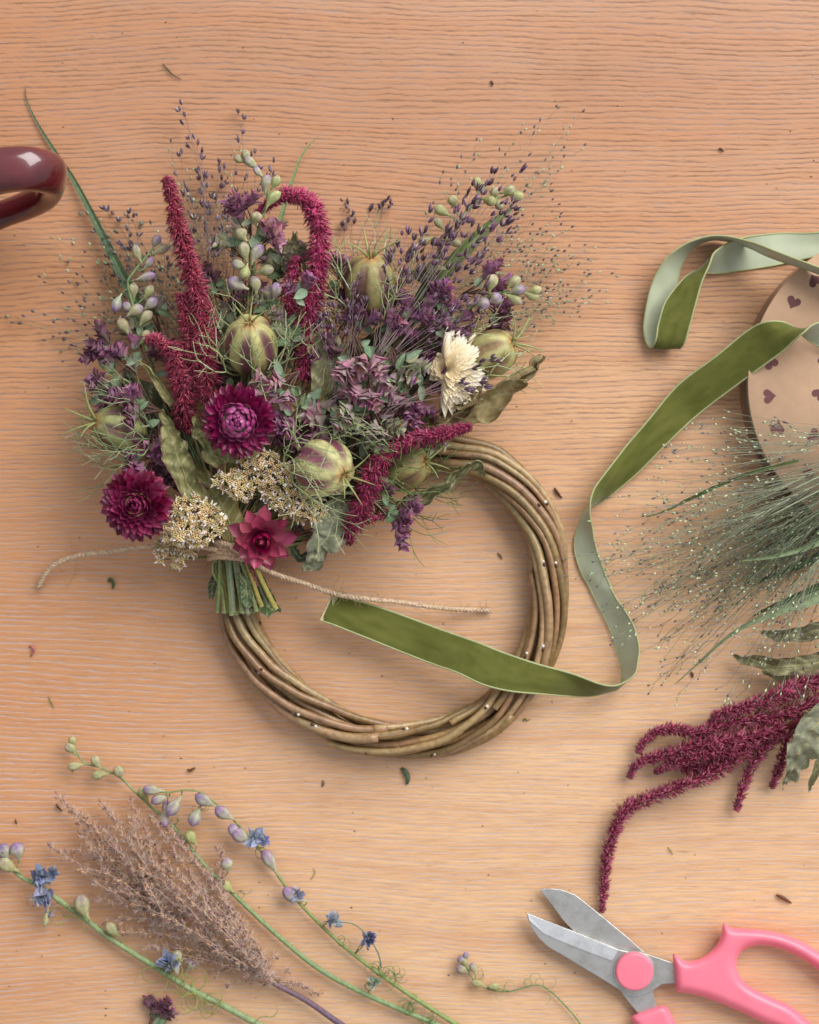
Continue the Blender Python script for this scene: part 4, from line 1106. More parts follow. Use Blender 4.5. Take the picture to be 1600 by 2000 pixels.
larkspur('pale larkspur tip curling up beside the hooked tassel', [(485, 305, 52, 1.6), (503, 330, 53, 2), (518, 360, 54, 2.4), (524, 390, 54, 2.8), (510, 430, 52, 3), (498, 480, 48, 3), (494, 540, 44, 3), (490, 600, 40, 3)],
         [(470, 312, 53, 150, 24, 7), (484, 306, 54, 110, 26, 8), (494, 320, 54, 140, 34, 8), (508, 336, 54, 130, 26, 6), (522, 362, 56, 80, 34, 9), (536, 358, 55, 60, 28, 8), (533, 394, 56, 50, 40, 9), (500, 428, 56, 80, 24, 11), (476, 459, 54, 120, 26, 11),
          (480, 495, 52, 100, 38, 10), (502, 500, 52, 60, 40, 11), (515, 530, 48, 10, 34, 10), (468, 555, 50, 150, 40, 12), (535, 572, 52, 80, 34, 10), (496, 560, 46, 100, 34, 10), (470, 520, 52, 160, 30, 9), (478, 528, 55, 250, 28, 9)], mixp=.35)
larkspur('greenish larkspur stalk with striped buds at the left of the bouquet', [(312, 462, 34, 1.4), (296, 488, 36, 1.8), (282, 506, 37, 2), (262, 530, 38, 2.4), (250, 552, 38, 2.6), (258, 590, 36, 3), (270, 640, 34, 3), (300, 720, 30, 3)],
         [(306, 476, 36, 60, 28, 8), (312, 492, 36, 25, 36, 8), (272, 498, 38, 110, 36, 8), (288, 516, 36, 50, 30, 7), (282, 542, 40, 15, 38, 8), (232, 590, 38, 250, 34, 9), (262, 570, 36, 90, 30, 9), (286, 572, 36, 60, 30, 9), (292, 595, 36, 40, 32, 10), (262, 610, 40, 30, 34, 10),
          (284, 625, 38, 50, 34, 10), (244, 640, 36, 120, 34, 11), (255, 600, 34, 150, 28, 9), (280, 660, 36, 60, 30, 9)], mixp=.6)
larkspur('pale larkspur stalk running to the upper right through the purple grass', [(1012, 372, 30, 1.4), (980, 385, 32, 1.8), (940, 388, 34, 2.2), (905, 420, 36, 2.6), (880, 470, 38, 3), (850, 530, 38, 3.4), (820, 590, 38, 3.4)],
         [(1005, 378, 32, 350, 32, 9), (990, 372, 34, 20, 28, 9), (965, 380, 33, 60, 26, 8), (952, 392, 36, 340, 30, 9), (932, 362, 32, 90, 28, 8), (975, 396, 34, 300, 24, 8), (866, 414, 40, 150, 34, 9), (885, 398, 36, 110, 28, 9), (940, 372, 34, 50, 28, 8),
          (880, 474, 40, 345, 38, 8), (832, 468, 40, 200, 30, 8), (846, 530, 42, 60, 40, 11), (860, 440, 40, 130, 28, 7)], mixp=.15)
larkspur('larkspur stalk of plump pale buds pointing right, over the outermost oregano', [(1046, 574, 46, 1.4), (1010, 570, 47, 1.8), (975, 572, 47, 2.2), (940, 588, 46, 2.6), (905, 612, 44, 3), (870, 650, 40, 3)],
         [(1034, 574, 47, 340, 34, 8), (1040, 566, 48, 10, 30, 8), (1002, 556, 49, 40, 32, 9), (1000, 584, 48, 330, 34, 9), (960, 556, 50, 75, 34, 11), (965, 584, 50, 30, 26, 11), (938, 594, 49, 350, 32, 11), (1008, 570, 50, 10, 32, 9)], mixp=.3)

# --- curled leaves
def leaf(label, pts, curl, ruf, cols, edge=None, parent=None, tie=True, name='dried_leaf', loc=None, group='curled dried leaves', sidez=0.0, ruff_n=7, steps=10, tilt=0.0, pointed=True, mid=None):
    """pts: (x,y,z,halfwidth,roll) along the midrib; roll in radians bends the two sides up"""
    q = catmull(pts, steps); n = len(q); ws_ = R.uniform(0, 99); w_ = []
    for i, a_ in enumerate(q):
        kx, ky = (q[min(i + 1, n - 1)][0] - q[max(i - 1, 0)][0]), (q[min(i + 1, n - 1)][1] - q[max(i - 1, 0)][1]); kl = math.hypot(kx, ky) or 1
        g = noise.noise(Vector((ws_, i * .16, 0))) * ruf * .6
        w_.append(P(a_[0] - ky / kl * g, a_[1] + kx / kl * g, a_[2] + noise.noise(Vector((ws_ + 9, i * .2, 0))) * ruf * .16))
    root = thing(name, label, 'dried leaf', loc or (P(455, 1086, 25) if tie else P(pts[0][0], pts[0][1], 0)), group)
    m = MB(); nv = 9; sd = R.uniform(0, 99); rows = []; cr = []
    ve = MB()
    for i in range(n):
        T = (w_[min(i + 1, n - 1)] - w_[max(i - 1, 0)]).normalized()
        Sd = T.cross(Vector((0, 0, 1))).normalized(); Up = Sd.cross(T)
        tl = tilt + .25 * noise.noise(Vector((sd, i * .07, 3)))
        Sd, Up = Sd * math.cos(tl) + Up * math.sin(tl), Up * math.cos(tl) - Sd * math.sin(tl)
        hw = px(q[i][3]); roll = q[i][4] * (1 + .25 * noise.noise(Vector((sd, i * .12, 9))))
        row = []; cc = []
        for j in range(-nv, nv + 1):
            s_ = j / nv; al = abs(s_) * roll
            if abs(roll) < .05: ux, uz = abs(s_), 0
            else: ux = math.sin(al) / roll; uz = (1 - math.cos(al)) / roll
            e_ = abs(s_) ** 1.6
            rfl = noise.noise(Vector((sd + (50 if s_ > 0 else 0), i / n * ruff_n * 1.7, s_ * .8))) * ruf * 1.7 * e_
            rip = noise.noise(Vector((sd + 20, i / n * 20, s_ * 3))) * ruf * .42
            edge_w = 1 + .22 * noise.noise(Vector((sd + 7, i / n * 16, 1 if s_ > 0 else 5))) * e_
            lat = math.copysign(ux * edge_w, s_) * hw
            row.append(w_[i] + Sd * lat + Up * (uz * hw + px(rfl + rip) + sidez * s_))
            cl = mix(cols[0], cols[1], sm(.5 + .9 * noise.noise(Vector((sd + 2, i * .12, s_ * 2)))))
            if edge and abs(s_) > .86: cl = mix(cl, edge, .6)
            if j == 0: cl = mix(cl, mid or c(176, 168, 122), .45)
            vv = (i / n * 9 - abs(s_) * .9) % 1
            if vv < .16: cl = mix(cl, c(196, 190, 146), .5)
            cc.append(jit(cl, .05, .02))
        rows.append(row); cr.append(cc)
    m.grid(rows, cr); lf = m.build('blade', M['leaf'], root)
    v = MB(); v.tube([r_[nv] - Vector((0, 0, px(.8))) for r_ in rows], [px(1.9) * (1 - .7 * i / n) for i in range(n)], mid or c(166, 158, 110), 5)
    if tie: to_tie(v, pts[0][:3], 1.8)
    v.build('midrib', M['stem'], root)
    return root
OL = [c(124, 124, 78), c(150, 144, 96)]; GR = [c(124, 132, 98), c(146, 150, 118)]; BR = [c(136, 118, 78), c(168, 152, 108)]
leaf('long wavy olive leaf curling down between the strawflowers', [(392, 985, 46, 20, .6), (366, 940, 50, 25, .9), (350, 900, 53, 27, .7), (338, 860, 55, 26, 1.0), (326, 830, 56, 17, 1.5), (316, 800, 56, 5, 2.4)], .8, 11, OL, c(110, 70, 72))
leaf('twisted olive leaf pressed against the magenta strawflower', [(440, 905, 50, 20, .5), (416, 885, 54, 22, .9), (402, 860, 57, 17, 1.6), (388, 838, 58, 17, 1.0), (378, 814, 59, 6, 2.2)], .8, 12, OL, c(104, 60, 66))
leaf('slim rolled leaf with a dark hollow tip at the left of the bouquet', [(338, 790, 48, 10, 1.2), (320, 765, 50, 12, 1.6), (300, 735, 52, 12, 2.0), (286, 718, 53, 11, 2.6), (270, 706, 54, 8, 3.0)], .8, 4, [c(132, 126, 80), c(160, 150, 104)])
leaf('smooth olive leaf lying along the stems above the knot', [(455, 1070, 40, 8, .2), (452, 1035, 43, 22, .3), (440, 1000, 44, 30, .2), (420, 965, 42, 28, .3), (395, 925, 38, 12, .5), (380, 900, 36, 2, .5)], .5, 4, [c(130, 122, 70), c(140, 132, 80)], c(170, 130, 70))
leaf('largest rolled brown leaf sticking out to the right under the cream strawflower', [(845, 838, 42, 22, .9), (890, 815, 45, 36, 1.5), (940, 790, 48, 44, 1.9), (985, 763, 50, 40, 2.3), (1022, 735, 51, 36, 2.8), (1045, 712, 52, 30, 3.2), (1058, 692, 53, 22, 3.6)], .9, 17, BR, c(104, 84, 58), tilt=-.35)
leaf('withered brown leaf edge tucked beneath the cream strawflower', [(830, 838, 44, 10, .6), (870, 825, 48, 18, .9), (905, 800, 50, 18, 1.2), (930, 770, 50, 14, 1.6), (948, 740, 48, 5, 2)], .9, 12, [c(104, 84, 58), c(128, 104, 70)], c(80, 50, 48))
leaf('narrow rolled grey-green leaf reaching over the wreath inside', [(770, 1008, 38, 14, 1.4), (810, 982, 42, 26, 2.2), (850, 962, 45, 27, 2.5), (890, 935, 47, 23, 2.7), (918, 913, 49, 20, 2.8), (938, 910, 50, 17, 2.5), (940, 930, 44, 12, 2)], .9, 14, [c(118, 120, 80), c(140, 142, 104)], c(76, 52, 52))
leaf('broad crumpled grey-green leaf hanging over the wreath opening', [(650, 975, 42, 20, .3), (652, 1010, 43, 38, .4), (640, 1045, 42, 36, .7), (622, 1075, 38, 22, 1.0), (612, 1098, 34, 18, .8), (602, 1112, 30, 8, .8)], .6, 12, [c(138, 146, 116), c(158, 162, 136)], c(110, 80, 86), mid=c(190, 190, 160))
leaf('dark green crinkled leaf dropping left of the broad grey one', [(585, 1020, 34, 10, 1), (580, 1045, 33, 14, 1), (572, 1068, 30, 10, 1), (590, 1090, 28, 10, 1.2), (606, 1075, 26, 4, 1.5)], .6, 8, [c(62, 84, 64), c(84, 104, 82)])
leaf('flat grey-brown leaf standing in the middle beside the hooked tassel', [(625, 800, 44, 12, .5), (634, 750, 48, 22, .4), (636, 700, 50, 30, .4), (632, 655, 50, 26, .6), (626, 620, 48, 8, 1)], .6, 9, [c(124, 120, 88), c(146, 142, 106)], c(160, 148, 110))
leaf('small rolled grey leaf with a spiral end under the hooked tassel', [(560, 520, 44, 10, .8), (568, 495, 47, 20, 1.2), (575, 475, 49, 18, 2.0), (578, 455, 50, 12, 2.8)], .6, 6, [c(110, 104, 82), c(140, 132, 104)], c(84, 70, 60))
leaf('brown crackled leaf crossing below the leafy centre twig', [(520, 800, 46, 4, .5), (560, 790, 50, 16, .8), (600, 785, 50, 18, .9), (640, 775, 46, 10, .8)], .6, 8, [c(128, 110, 64), c(150, 130, 84)])
leaf('dark green leaf scrap at the right of the cut stems', [(470, 1095, 30, 6, .5), (500, 1130, 31, 14, .6), (512, 1160, 30, 20, .6), (528, 1188, 28, 17, .4), (536, 1196, 27, 14, .3)], .6, 5, [c(76, 100, 56), c(96, 118, 70)], tie=False, loc=P(500, 1130, 25))
leaf('dark folded leaf scrap at the left of the cut stems', [(432, 1090, 30, 5, 1.2), (424, 1120, 30, 9, 1.2), (415, 1145, 29, 11, 1.2), (414, 1170, 28, 5, 1.2)], .6, 5, [c(60, 76, 54), c(84, 100, 72)], tie=False, loc=P(424, 1120, 25))
leaf('crumpled green leaf scrap in front of the cut stems', [(470, 1120, 40, 5, .8), (478, 1140, 41, 11, 1), (482, 1165, 40, 12, .8), (490, 1185, 38, 6, .6)], .6, 6, [c(84, 106, 72), c(112, 128, 92)], tie=False, loc=P(478, 1140, 25))
leaf('small curly green leaf twisting over the small strawflower', [(515, 1000, 58, 4, 1.5), (490, 1005, 60, 7, 1.6), (474, 1022, 61, 7, 1.6), (466, 1040, 60, 6, 1.8), (470, 1056, 58, 2, 2)], .6, 5, [c(70, 98, 74), c(96, 122, 94)], tie=False, loc=P(490, 1005, 50))
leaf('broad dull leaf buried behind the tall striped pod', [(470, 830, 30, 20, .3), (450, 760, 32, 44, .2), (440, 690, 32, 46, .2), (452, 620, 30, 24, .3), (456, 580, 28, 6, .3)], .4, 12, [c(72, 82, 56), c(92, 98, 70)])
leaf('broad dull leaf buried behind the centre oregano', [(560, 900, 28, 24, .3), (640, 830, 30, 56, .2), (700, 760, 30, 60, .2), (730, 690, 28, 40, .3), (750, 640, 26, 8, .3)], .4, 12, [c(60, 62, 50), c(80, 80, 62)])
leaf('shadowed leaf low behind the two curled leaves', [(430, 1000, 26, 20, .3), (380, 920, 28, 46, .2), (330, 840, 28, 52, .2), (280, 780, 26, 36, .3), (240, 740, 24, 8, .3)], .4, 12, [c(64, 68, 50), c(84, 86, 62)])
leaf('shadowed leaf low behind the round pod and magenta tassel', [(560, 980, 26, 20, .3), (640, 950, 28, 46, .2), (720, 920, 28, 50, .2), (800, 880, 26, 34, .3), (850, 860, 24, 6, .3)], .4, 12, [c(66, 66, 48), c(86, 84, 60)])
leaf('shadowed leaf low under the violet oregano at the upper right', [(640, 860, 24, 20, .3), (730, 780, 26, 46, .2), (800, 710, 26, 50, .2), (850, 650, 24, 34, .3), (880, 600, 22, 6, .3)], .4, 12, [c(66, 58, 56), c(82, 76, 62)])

# --- grasses
def blade(label, pts, col, tie=False, group=None, name='flat_grass', fold=.5):
    q = catmull(pts, 8); w_ = [P(a_[0], a_[1], a_[2]) for a_ in q]; n = len(q)
    m = MB(); rows = []; cr = []
    for i in range(n):
        T = (w_[min(i + 1, n - 1)] - w_[max(i - 1, 0)]).normalized(); Sd = T.cross(Vector((0, 0, 1))).normalized()
        hw = px(q[i][3]); row = []; cc = []
        for j in range(-3, 4):
            s_ = j / 3
            row.append(w_[i] + Sd * hw * s_ + Vector((0, 0, abs(s_) * hw * fold)))
            cc.append(jit(mix(col, c(150, 170, 120), .25 if j == 0 else 0), .04, .02))
        rows.append(row); cr.append(cc)
    m.grid(rows, cr)
    root = thing(name, label, 'grass blade', P(pts[0][0], pts[0][1], 0), group)
    m.build('blade', M['leaf'], root)
    v = MB(); v.tube([w - Vector((0, 0, px(.8))) for w in w_], [px(max(.3, min(1.6, q[i][3] * .22))) for i in range(n)], jit(mix(col, c(150, 170, 120), .3), .05), 5)
    v.build('midrib', M['stem'], root)
blade('long flat green blade slanting from the mug handle down into the bouquet', [(300, 660, 26, 9), (262, 580, 18, 11), (235, 530, 14, 10), (205, 470, 9, 8), (170, 400, 5, 6), (140, 345, 3, 4.5), (100, 285, 2, 3.2), (70, 235, 1.5, 2), (52, 195, 1.2, 1.2), (50, 170, 1, .5)], c(86, 108, 76))
blade('thin pale green blade rising inside the hooked tassel', [(536, 560, 30, 4), (540, 470, 26, 5), (556, 400, 20, 4.5), (572, 350, 14, 3), (592, 300, 8, 1.8), (622, 266, 4, .5)], c(120, 138, 92))
blade('bright green blade pointing to the upper right behind the purple grass', [(800, 640, 30, 6), (850, 560, 32, 9), (888, 510, 32, 13), (930, 466, 30, 12), (970, 430, 26, 7), (1000, 408, 22, 2)], c(104, 124, 66))
blade('dark green blade under the purple grass stalks', [(790, 640, 34, 5), (820, 580, 36, 9), (840, 540, 36, 8), (862, 480, 32, 4), (880, 430, 28, 1)], c(92, 112, 70))

def spikelet(m, p, d, L, r, cols, split=True):
    n = perp(d); k = jit(pick(cols), .2)
    a_ = R.uniform(0, 2 * PI); n = n * math.cos(a_) + d.cross(n) * math.sin(a_)
    if split:
        sd = d.cross(n); op = R.uniform(.05, .6) if R.random() < .7 else 0.0
        for s_ in (-1, 1):
            lg = jit(c(206, 190, 200), .1) if R.random() < .5 else jit(k, .3)
            m.husk(p + sd * r * .25 * s_, (d + sd * op * s_ + n * .1 * s_).normalized(), L * R.uniform(.85, 1.1), r * .72, k, lg, 6)
        if op > .3 and R.random() < .6: m.husk(p + d * L * .2, (d + n * .2).normalized(), L * .8, r * .3, jit(c(222, 208, 206), .08), jit(k, .1), 5)
    else: m.husk(p, d, L, r, k, jit(k, .25), 6)
def panicle(label, base, tips, z1, cols, stem_col, sl=12, sr=3.0, br=.7, cat='grass', group='purple panic grass in the bouquet', per=10, name='panic_grass', tie=True, curve=8, sub=0, kind_fine=False, loc=None, clump=.55, mids=None):
    """base (x,y,z); tips (x,y) list: a branch to each with spikelets on its outer part"""
    root = thing(name, label, cat, loc or P(455, 1086, 25), group)
    st = MB()
    for (tx, ty) in tips:
        sd = MB(); s0 = sd
        bx, by, bz = base[0] + R.uniform(-8, 8), base[1] + R.uniform(-8, 8), base[2] + R.uniform(-2, 2)
        tz = z1 + R.uniform(-5, 5); ln = math.hypot(tx - bx, ty - by); nx, ny = -(ty - by) / ln, (tx - bx) / ln
        cv = R.uniform(-curve, curve)
        w_, rd = wpath([(bx, by, bz, br * 1.4), (bx + (tx - bx) * .35 + nx * cv, by + (ty - by) * .35 + ny * cv, bz + (tz - bz) * .4, br * 1.1),
                        (bx + (tx - bx) * .7 + nx * cv * 1.2, by + (ty - by) * .7 + ny * cv * 1.2, bz + (tz - bz) * .75, br * .8), (tx, ty, tz, br * .55)], 6)
        sc_ = jit(stem_col, .15)
        sd.tube(w_, rd, sc_, 5)
        n = len(w_)
        for k in range(per):
            f = 1 - (k / per) * clump + R.uniform(-.02, .02); f = max(.1, min(.999, f)); i = min(n - 2, int(f * (n - 1))); q = w_[i].lerp(w_[i + 1], f * (n - 1) - i)
            T = (w_[i + 1] - w_[i]).normalized(); o_ = perp(T); a_ = R.uniform(0, 2 * PI); o_ = o_ * math.cos(a_) + T.cross(o_) * math.sin(a_)
            if k == 0:
                spikelet(sd, w_[-1], T, px(sl) * R.uniform(.8, 1.1), px(sr), cols, not kind_fine); continue
            pl = px(R.uniform(5, 22) * (1 + 1.2 * kind_fine * R.random()))
            e_ = q + (T * .8 + o_ * .5).normalized() * pl
            sd.tube([q, q.lerp(e_, .6) + o_ * pl * .08, e_], [px(br * .6), px(br * .5), px(br * .5)], sc_, 4)
            spikelet(sd, e_, (T + o_ * .35 + unit() * .2).normalized(), px(sl) * R.uniform(.75, 1.2), px(sr) * R.uniform(.8, 1.15), cols, not kind_fine)
        sd.build('branch', M['seed'], root)
    if tie: to_tie(st, base, 1.7, stem_col)
    if st.v: st.build('stem', M['thread'], root)
PU = [c(100, 64, 86), c(82, 50, 68), c(122, 84, 106), c(68, 42, 50)]
GN = [c(176, 186, 152), c(150, 160, 126), c(110, 98, 104), c(92, 84, 90)]
panicle('purple panic grass with open dark spikelets fanning to the upper right', (735, 690, 52), [(1015, 338, )[:1] + (338,), (965, 340), (955, 362), (930, 372), (1000, 395), (1005, 412), (975, 420), (925, 400), (990, 440), (912, 380)], 50, PU, c(146, 126, 124), 17, 3.9, .6, per=9, clump=.55)
panicle('purple panic grass sprays behind the olive pod', (735, 700, 50), [(838, 412), (830, 455), (795, 455), (808, 470), (775, 480), (850, 478), (870, 450), (762, 510), (800, 500), (740, 560)], 50, PU, c(146, 126, 124), 16, 3.9, .55, per=7, clump=.5)
panicle('purple panic grass spray leaning right, low over the violet oregano', (740, 715, 52), [(945, 560), (930, 610), (920, 640), (905, 590), (890, 655), (880, 540), (940, 500), (865, 620), (850, 560)], 52, PU, c(146, 126, 124), 16, 3.8, .55, per=7, clump=.5)
panicle('thin purple grass sprays laid across the cream strawflower', (760, 800, 60), [(958, 700), (930, 716), (940, 744), (910, 762), (905, 750)], 66, [c(96, 66, 88), c(74, 50, 64)], c(146, 126, 124), 15, 4.2, .7, per=3, clump=.2)
panicle('dark purple spikelets low in the centre beside the flat grey leaf', (655, 820, 48), [(655, 690), (630, 620), (645, 600), (665, 590), (690, 570), (700, 545), (718, 520), (745, 530), (620, 640), (682, 600), (710, 590), (645, 650)], 54, PU, c(146, 126, 124), 13, 3.6, .8, per=7, clump=.4)
panicle('faint purple grass spray behind the straight tassel at the upper left', (410, 640, 30), [(355, 205), (362, 228), (380, 272), (395, 300), (428, 318), (432, 352), (355, 300), (365, 370), (402, 350), (420, 390), (392, 400), (440, 420)], 10, [c(98, 72, 84), c(84, 62, 72), c(112, 92, 104)], c(118, 104, 104), 14, 3.8, .55, per=5, clump=.5, curve=22)
panicle('faint grey-purple grass behind the tall larkspur tip', (470, 620, 28), [(466, 222), (474, 262), (498, 300), (535, 318), (533, 345), (480, 350), (482, 380), (438, 330), (452, 400), (445, 455), (430, 470)], 10, [c(98, 72, 84), c(84, 62, 72), c(112, 92, 104)], c(118, 104, 104), 13, 3.4, .5, per=4, clump=.4, curve=22)
panicle('few brown spikelets lying flat on the table above the olive pod', (690, 560, 20), [(752, 396), (748, 402), (690, 420), (672, 440), (680, 400), (726, 412)], 3, [c(98, 72, 84), c(84, 62, 72)], c(128, 108, 104), 14, 3.6, .6, per=4, clump=.25)
panicle('grey-purple grass spray low at the left beside the long green blade', (330, 680, 26), [(222, 420), (205, 410), (252, 418), (262, 425), (190, 440), (160, 420), (240, 480), (276, 440), (300, 500), (215, 520), (330, 520), (345, 470)], 6, [c(98, 80, 92), c(84, 74, 80), c(120, 128, 104)], c(118, 110, 100), 13, 3.4, .5, per=5, clump=.5, curve=26)
def fan(base, r0, r1, a0, a1, n):
    o_ = []
    for i in range(n):
        a_ = math.radians(a0 + (a1 - a0) * (i + R.random()) / n); r_ = R.uniform(r0, r1)
        o_.append((base[0] + r_ * math.cos(a_), base[1] - r_ * math.sin(a_)))
    return o_
FG = 'fine green panic grass in the bouquet'
panicle('hair-fine green grass with tiny pale seeds reaching farthest to the upper right', (770, 660, 40), [(1137, 220), (1112, 250), (1085, 210), (1042, 250), (1020, 245), (1095, 330), (1100, 290), (1140, 285), (930, 275), (925, 305), (865, 340), (985, 330), (1045, 340), (1060, 360), (895, 330)], 22, GN, c(150, 150, 128), 9, 2.2, .42, per=7, clump=.5, kind_fine=True, group=FG)
panicle('misty green grass haze low over the table, right of the purple grass', (800, 670, 34), fan((800, 670), 260, 420, 10, 52, 34), 14, GN, c(146, 148, 122), 8, 2.1, .42, per=9, clump=.6, kind_fine=True, group=FG)
panicle('sparse green grass seeds right of the outermost oregano', (860, 690, 32), [(1140, 555), (1110, 590), (1060, 610), (1090, 560), (1150, 590), (1050, 520), (1110, 500), (1040, 640), (1140, 480)], 8, GN, c(146, 148, 122), 8, 2.0, .4, per=7, clump=.6, kind_fine=True, group=FG)
panicle('sparse green grass seeds over the table at the far left of the bouquet', (360, 720, 28), fan((360, 720), 170, 360, 118, 172, 26), 6, GN, c(130, 132, 104), 9, 2.4, .45, per=7, clump=.55, kind_fine=True, group=FG)
panicle('fine green grass haze behind the left larkspur and straight tassel', (400, 720, 30), fan((400, 720), 180, 330, 92, 135, 24), 14, GN, c(120, 124, 98), 9, 2.4, .5, per=9, clump=.7, kind_fine=True, group=FG)
panicle('fine green grass between the straight tassel and larkspur tip', (440, 640, 28), fan((440, 640), 200, 370, 70, 110, 16), 8, GN, c(130, 132, 104), 8, 2.2, .4, per=7, clump=.6, kind_fine=True, group=FG)

# --- extra stems of the bunch, filling the tie
for k_, lb in enumerate(['thick pale green stem end in the middle of the tied bunch', 'yellowish stem end at the right of the tied bunch', 'grey fuzzy stem end in the tied bunch', 'flat green stem end at the left of the tied bunch']):
    root = thing('flower_stalk', lb, 'flower stalk', P(455 + k_ * 8, 1090, 25), 'cut stem ends below the twine')
    colr = [c(130, 142, 92), c(176, 156, 84), c(134, 136, 118), c(108, 126, 80)][k_]; jx = [4, 26, -6, -24][k_]
    for i, dx in enumerate((-7, 7)):
        m = MB(); r_ = R.uniform(3.2, 4.8); k0 = jit(colr, .12)
        w_, rd = wpath([(455 + jx * 2 + dx, 990 + R.uniform(-30, 30), 36, r_ * .6), (455 + jx + dx * .5, 1060, 38, r_ * .9), (462 + jx * 1.05 + dx, 1100, 39, r_), (474 + jx * 1.5 + dx * 1.6, 1160, 37, r_ * 1.05), (480 + jx * 1.75 + dx * 2, 1198 - max(0, jx) * .5 + R.uniform(-4, 5), 34, r_ * 1.1)], 6)
        m.tube(w_, rd, lambda t_, a_: c(196, 200, 150) if t_ > .99 else mix(k0, c(96, 104, 60), .5 * (int(a_ * 9) % 3 == 0)), 9)
        m.build('stem', M['stem'], root)

# ------------------------------------------------------------------ twine
def twine_piece(m, fz, pts, ply=2.8, off=2.6, pitch=21, hairs=1.0):
    q = catmull(pts, 14); w_ = [P(*a_[:3]) for a_ in q]; fr = frames(w_); L = 0; acc = [0]
    for i in range(1, len(w_)): L += (w_[i] - w_[i - 1]).length; acc.append(L)
    for s_ in range(3):
        pp = []; 
        for i, p in enumerate(w_):
            a_ = 2 * PI * acc[i] / px(pitch) + s_ * 2.094; t_, u, v = fr[i]
            pp.append(p + (u * math.cos(a_) + v * math.sin(a_)) * px(off))
        k0 = jit(c(216, 186, 154), .08)
        m.tube(pp, px(ply), lambda t_, a_: jit(k0, .12, .03), 6)
    for i in range(int(L / px(1) * .9 * hairs)):
        f = R.random() * (len(w_) - 2); k = int(f); p = w_[k].lerp(w_[k + 1], f - k); t_ = fr[k][0]
        d = (unit() + t_ * R.uniform(-1, 1) * .8).normalized(); o_ = unit(); ps = [p]
        Lh = px(R.choice([6, 9, 12, 14, 18, 26]) * R.uniform(.7, 1.2)); dd = d
        for j in range(4): dd = (dd + o_ * .35).normalized(); ps.append(ps[-1] + dd * Lh / 4)
        for v in ps: v.z = max(v.z, .0004)
        fz.tube(ps, px(.3), jit(c(206, 178, 140), .1), 3, False)
root = thing('twine', 'natural jute twine knotted round the bouquet stems with two loose ends', 'twine', P(455, 1080, 20))
m = MB(); fz = MB()
twine_piece(m, fz, [(76, 1146, 4), (88, 1122, 7), (112, 1100, 10), (150, 1086, 12), (210, 1078, 14), (270, 1070, 18), (330, 1066, 26), (390, 1068, 38), (425, 1074, 43)], hairs=.5)
for k in range(4):
    y = 1066 + k * 8
    twine_piece(m, fz, [(408, y + 2, 22), (412, y, 34), (430, y - 2, 43), (458, y, 46.5), (486, y + 4, 44), (503, y + 7, 34), (506, y + 9, 22)], hairs=.8)
twine_piece(m, fz, [(420, 1058, 42), (445, 1064, 48), (465, 1078, 50), (490, 1092, 48), (510, 1108, 40), (545, 1124, 32), (590, 1138, 27), (640, 1155, 27), (668, 1163, 28), (720, 1170, 26), (780, 1176, 20), (850, 1186, 12), (910, 1191, 7), (958, 1192, 3)], hairs=1.3)
for k in range(26):
    p = P(660 + R.uniform(-16, 16), 1152 + R.uniform(-14, 8), 28); ps = [p]; dd = unit(); dd.z = abs(dd.z) * .3; o_ = unit()
    for j in range(5): dd = (dd + o_ * .3).normalized(); ps.append(ps[-1] + dd * px(7))
    fz.tube(ps, px(.35), jit(c(204, 184, 146), .1), 3, False)
m.build('strands', M['twine'], root); fz.build('fuzz', M['hair'], root)
for pts in ([(135, 1040, 3, .35), (142, 1070, 4, .35), (150, 1110, 3, .35), (128, 1150, 2, .3)], [(330, 1112, 6, .4), (360, 1128, 5, .4), (390, 1122, 8, .4), (418, 1100, 24, .4)]):
    m = MB(); w_, rd = wpath(pts, 6); m.tube(w_, rd, c(206, 178, 140), 4)
    o = m.build('loose_fibre', M['hair'], root)

# ------------------------------------------------------------------ loose larkspur stalks, lower left
def curly(m, p, n, L, col, r=.9, updir=None):
    for i in range(n):
        d = (updir or unit()) + unit() * .7; d.z = abs(d.z) * .3; d.normalize(); ax = Vector((0, 0, R.choice((-1, 1)))); k = R.uniform(.15, .5)
        ps = [p]; dd = d
        for j in range(9):
            dd = Matrix.Rotation(k * (1 + j * .08), 3, ax) @ dd; ps.append(ps[-1] + dd * px(L / 9) + Vector((0, 0, R.uniform(-1, 1) * px(.4))))
        m.tube(ps, [px(r) * (1 - .05 * j) for j in range(10)], jit(col, .15), 4)
BL = c(120, 124, 178); BV = c(136, 118, 176)
def ex1(root, st):
    for (x, y) in ((388, 1575), (468, 1740), (430, 1733), (340, 1610)): m = MB(); curly(m, P(x, y, 6), 3, 34, c(140, 150, 90)); m.build('bract_thread', M['thread'], root)
larkspur('longest loose larkspur stalk, yellow buds at its tip, crossing the lower left', [(146, 1462, 8, 1.4), (165, 1490, 8, 1.6), (200, 1500, 8, 1.8), (236, 1520, 8, 2.0), (262, 1545, 7, 2.2), (300, 1580, 6, 2.8), (345, 1622, 6, 3.2), (400, 1690, 6, 3.8), (455, 1745, 6, 4.2), (540, 1825, 6, 4.6), (620, 1890, 6, 5), (700, 1935, 6, 5), (790, 1975, 6, 5), (900, 2020, 6, 5)],
         [(144, 1452, 9, 95, 20, 6.5), (140, 1466, 9, 130, 24, 8), (152, 1495, 9, 190, 28, 7), (192, 1491, 9, 120, 24, 8), (200, 1514, 9, 190, 28, 7.5), (236, 1512, 9, 110, 24, 9), (282, 1556, 8, 125, 26, 8), (328, 1585, 8, 90, 30, 8), (378, 1640, 9, 120, 30, 9), (443, 1694, 10, 100, 26, 10), (447, 1735, 8, 140, 28, 9)],
         tie=False, mixp=.12, extra=ex1, loc=P(400, 1690, 0), scol=c(130, 150, 104), group='loose larkspur stalks on the table')
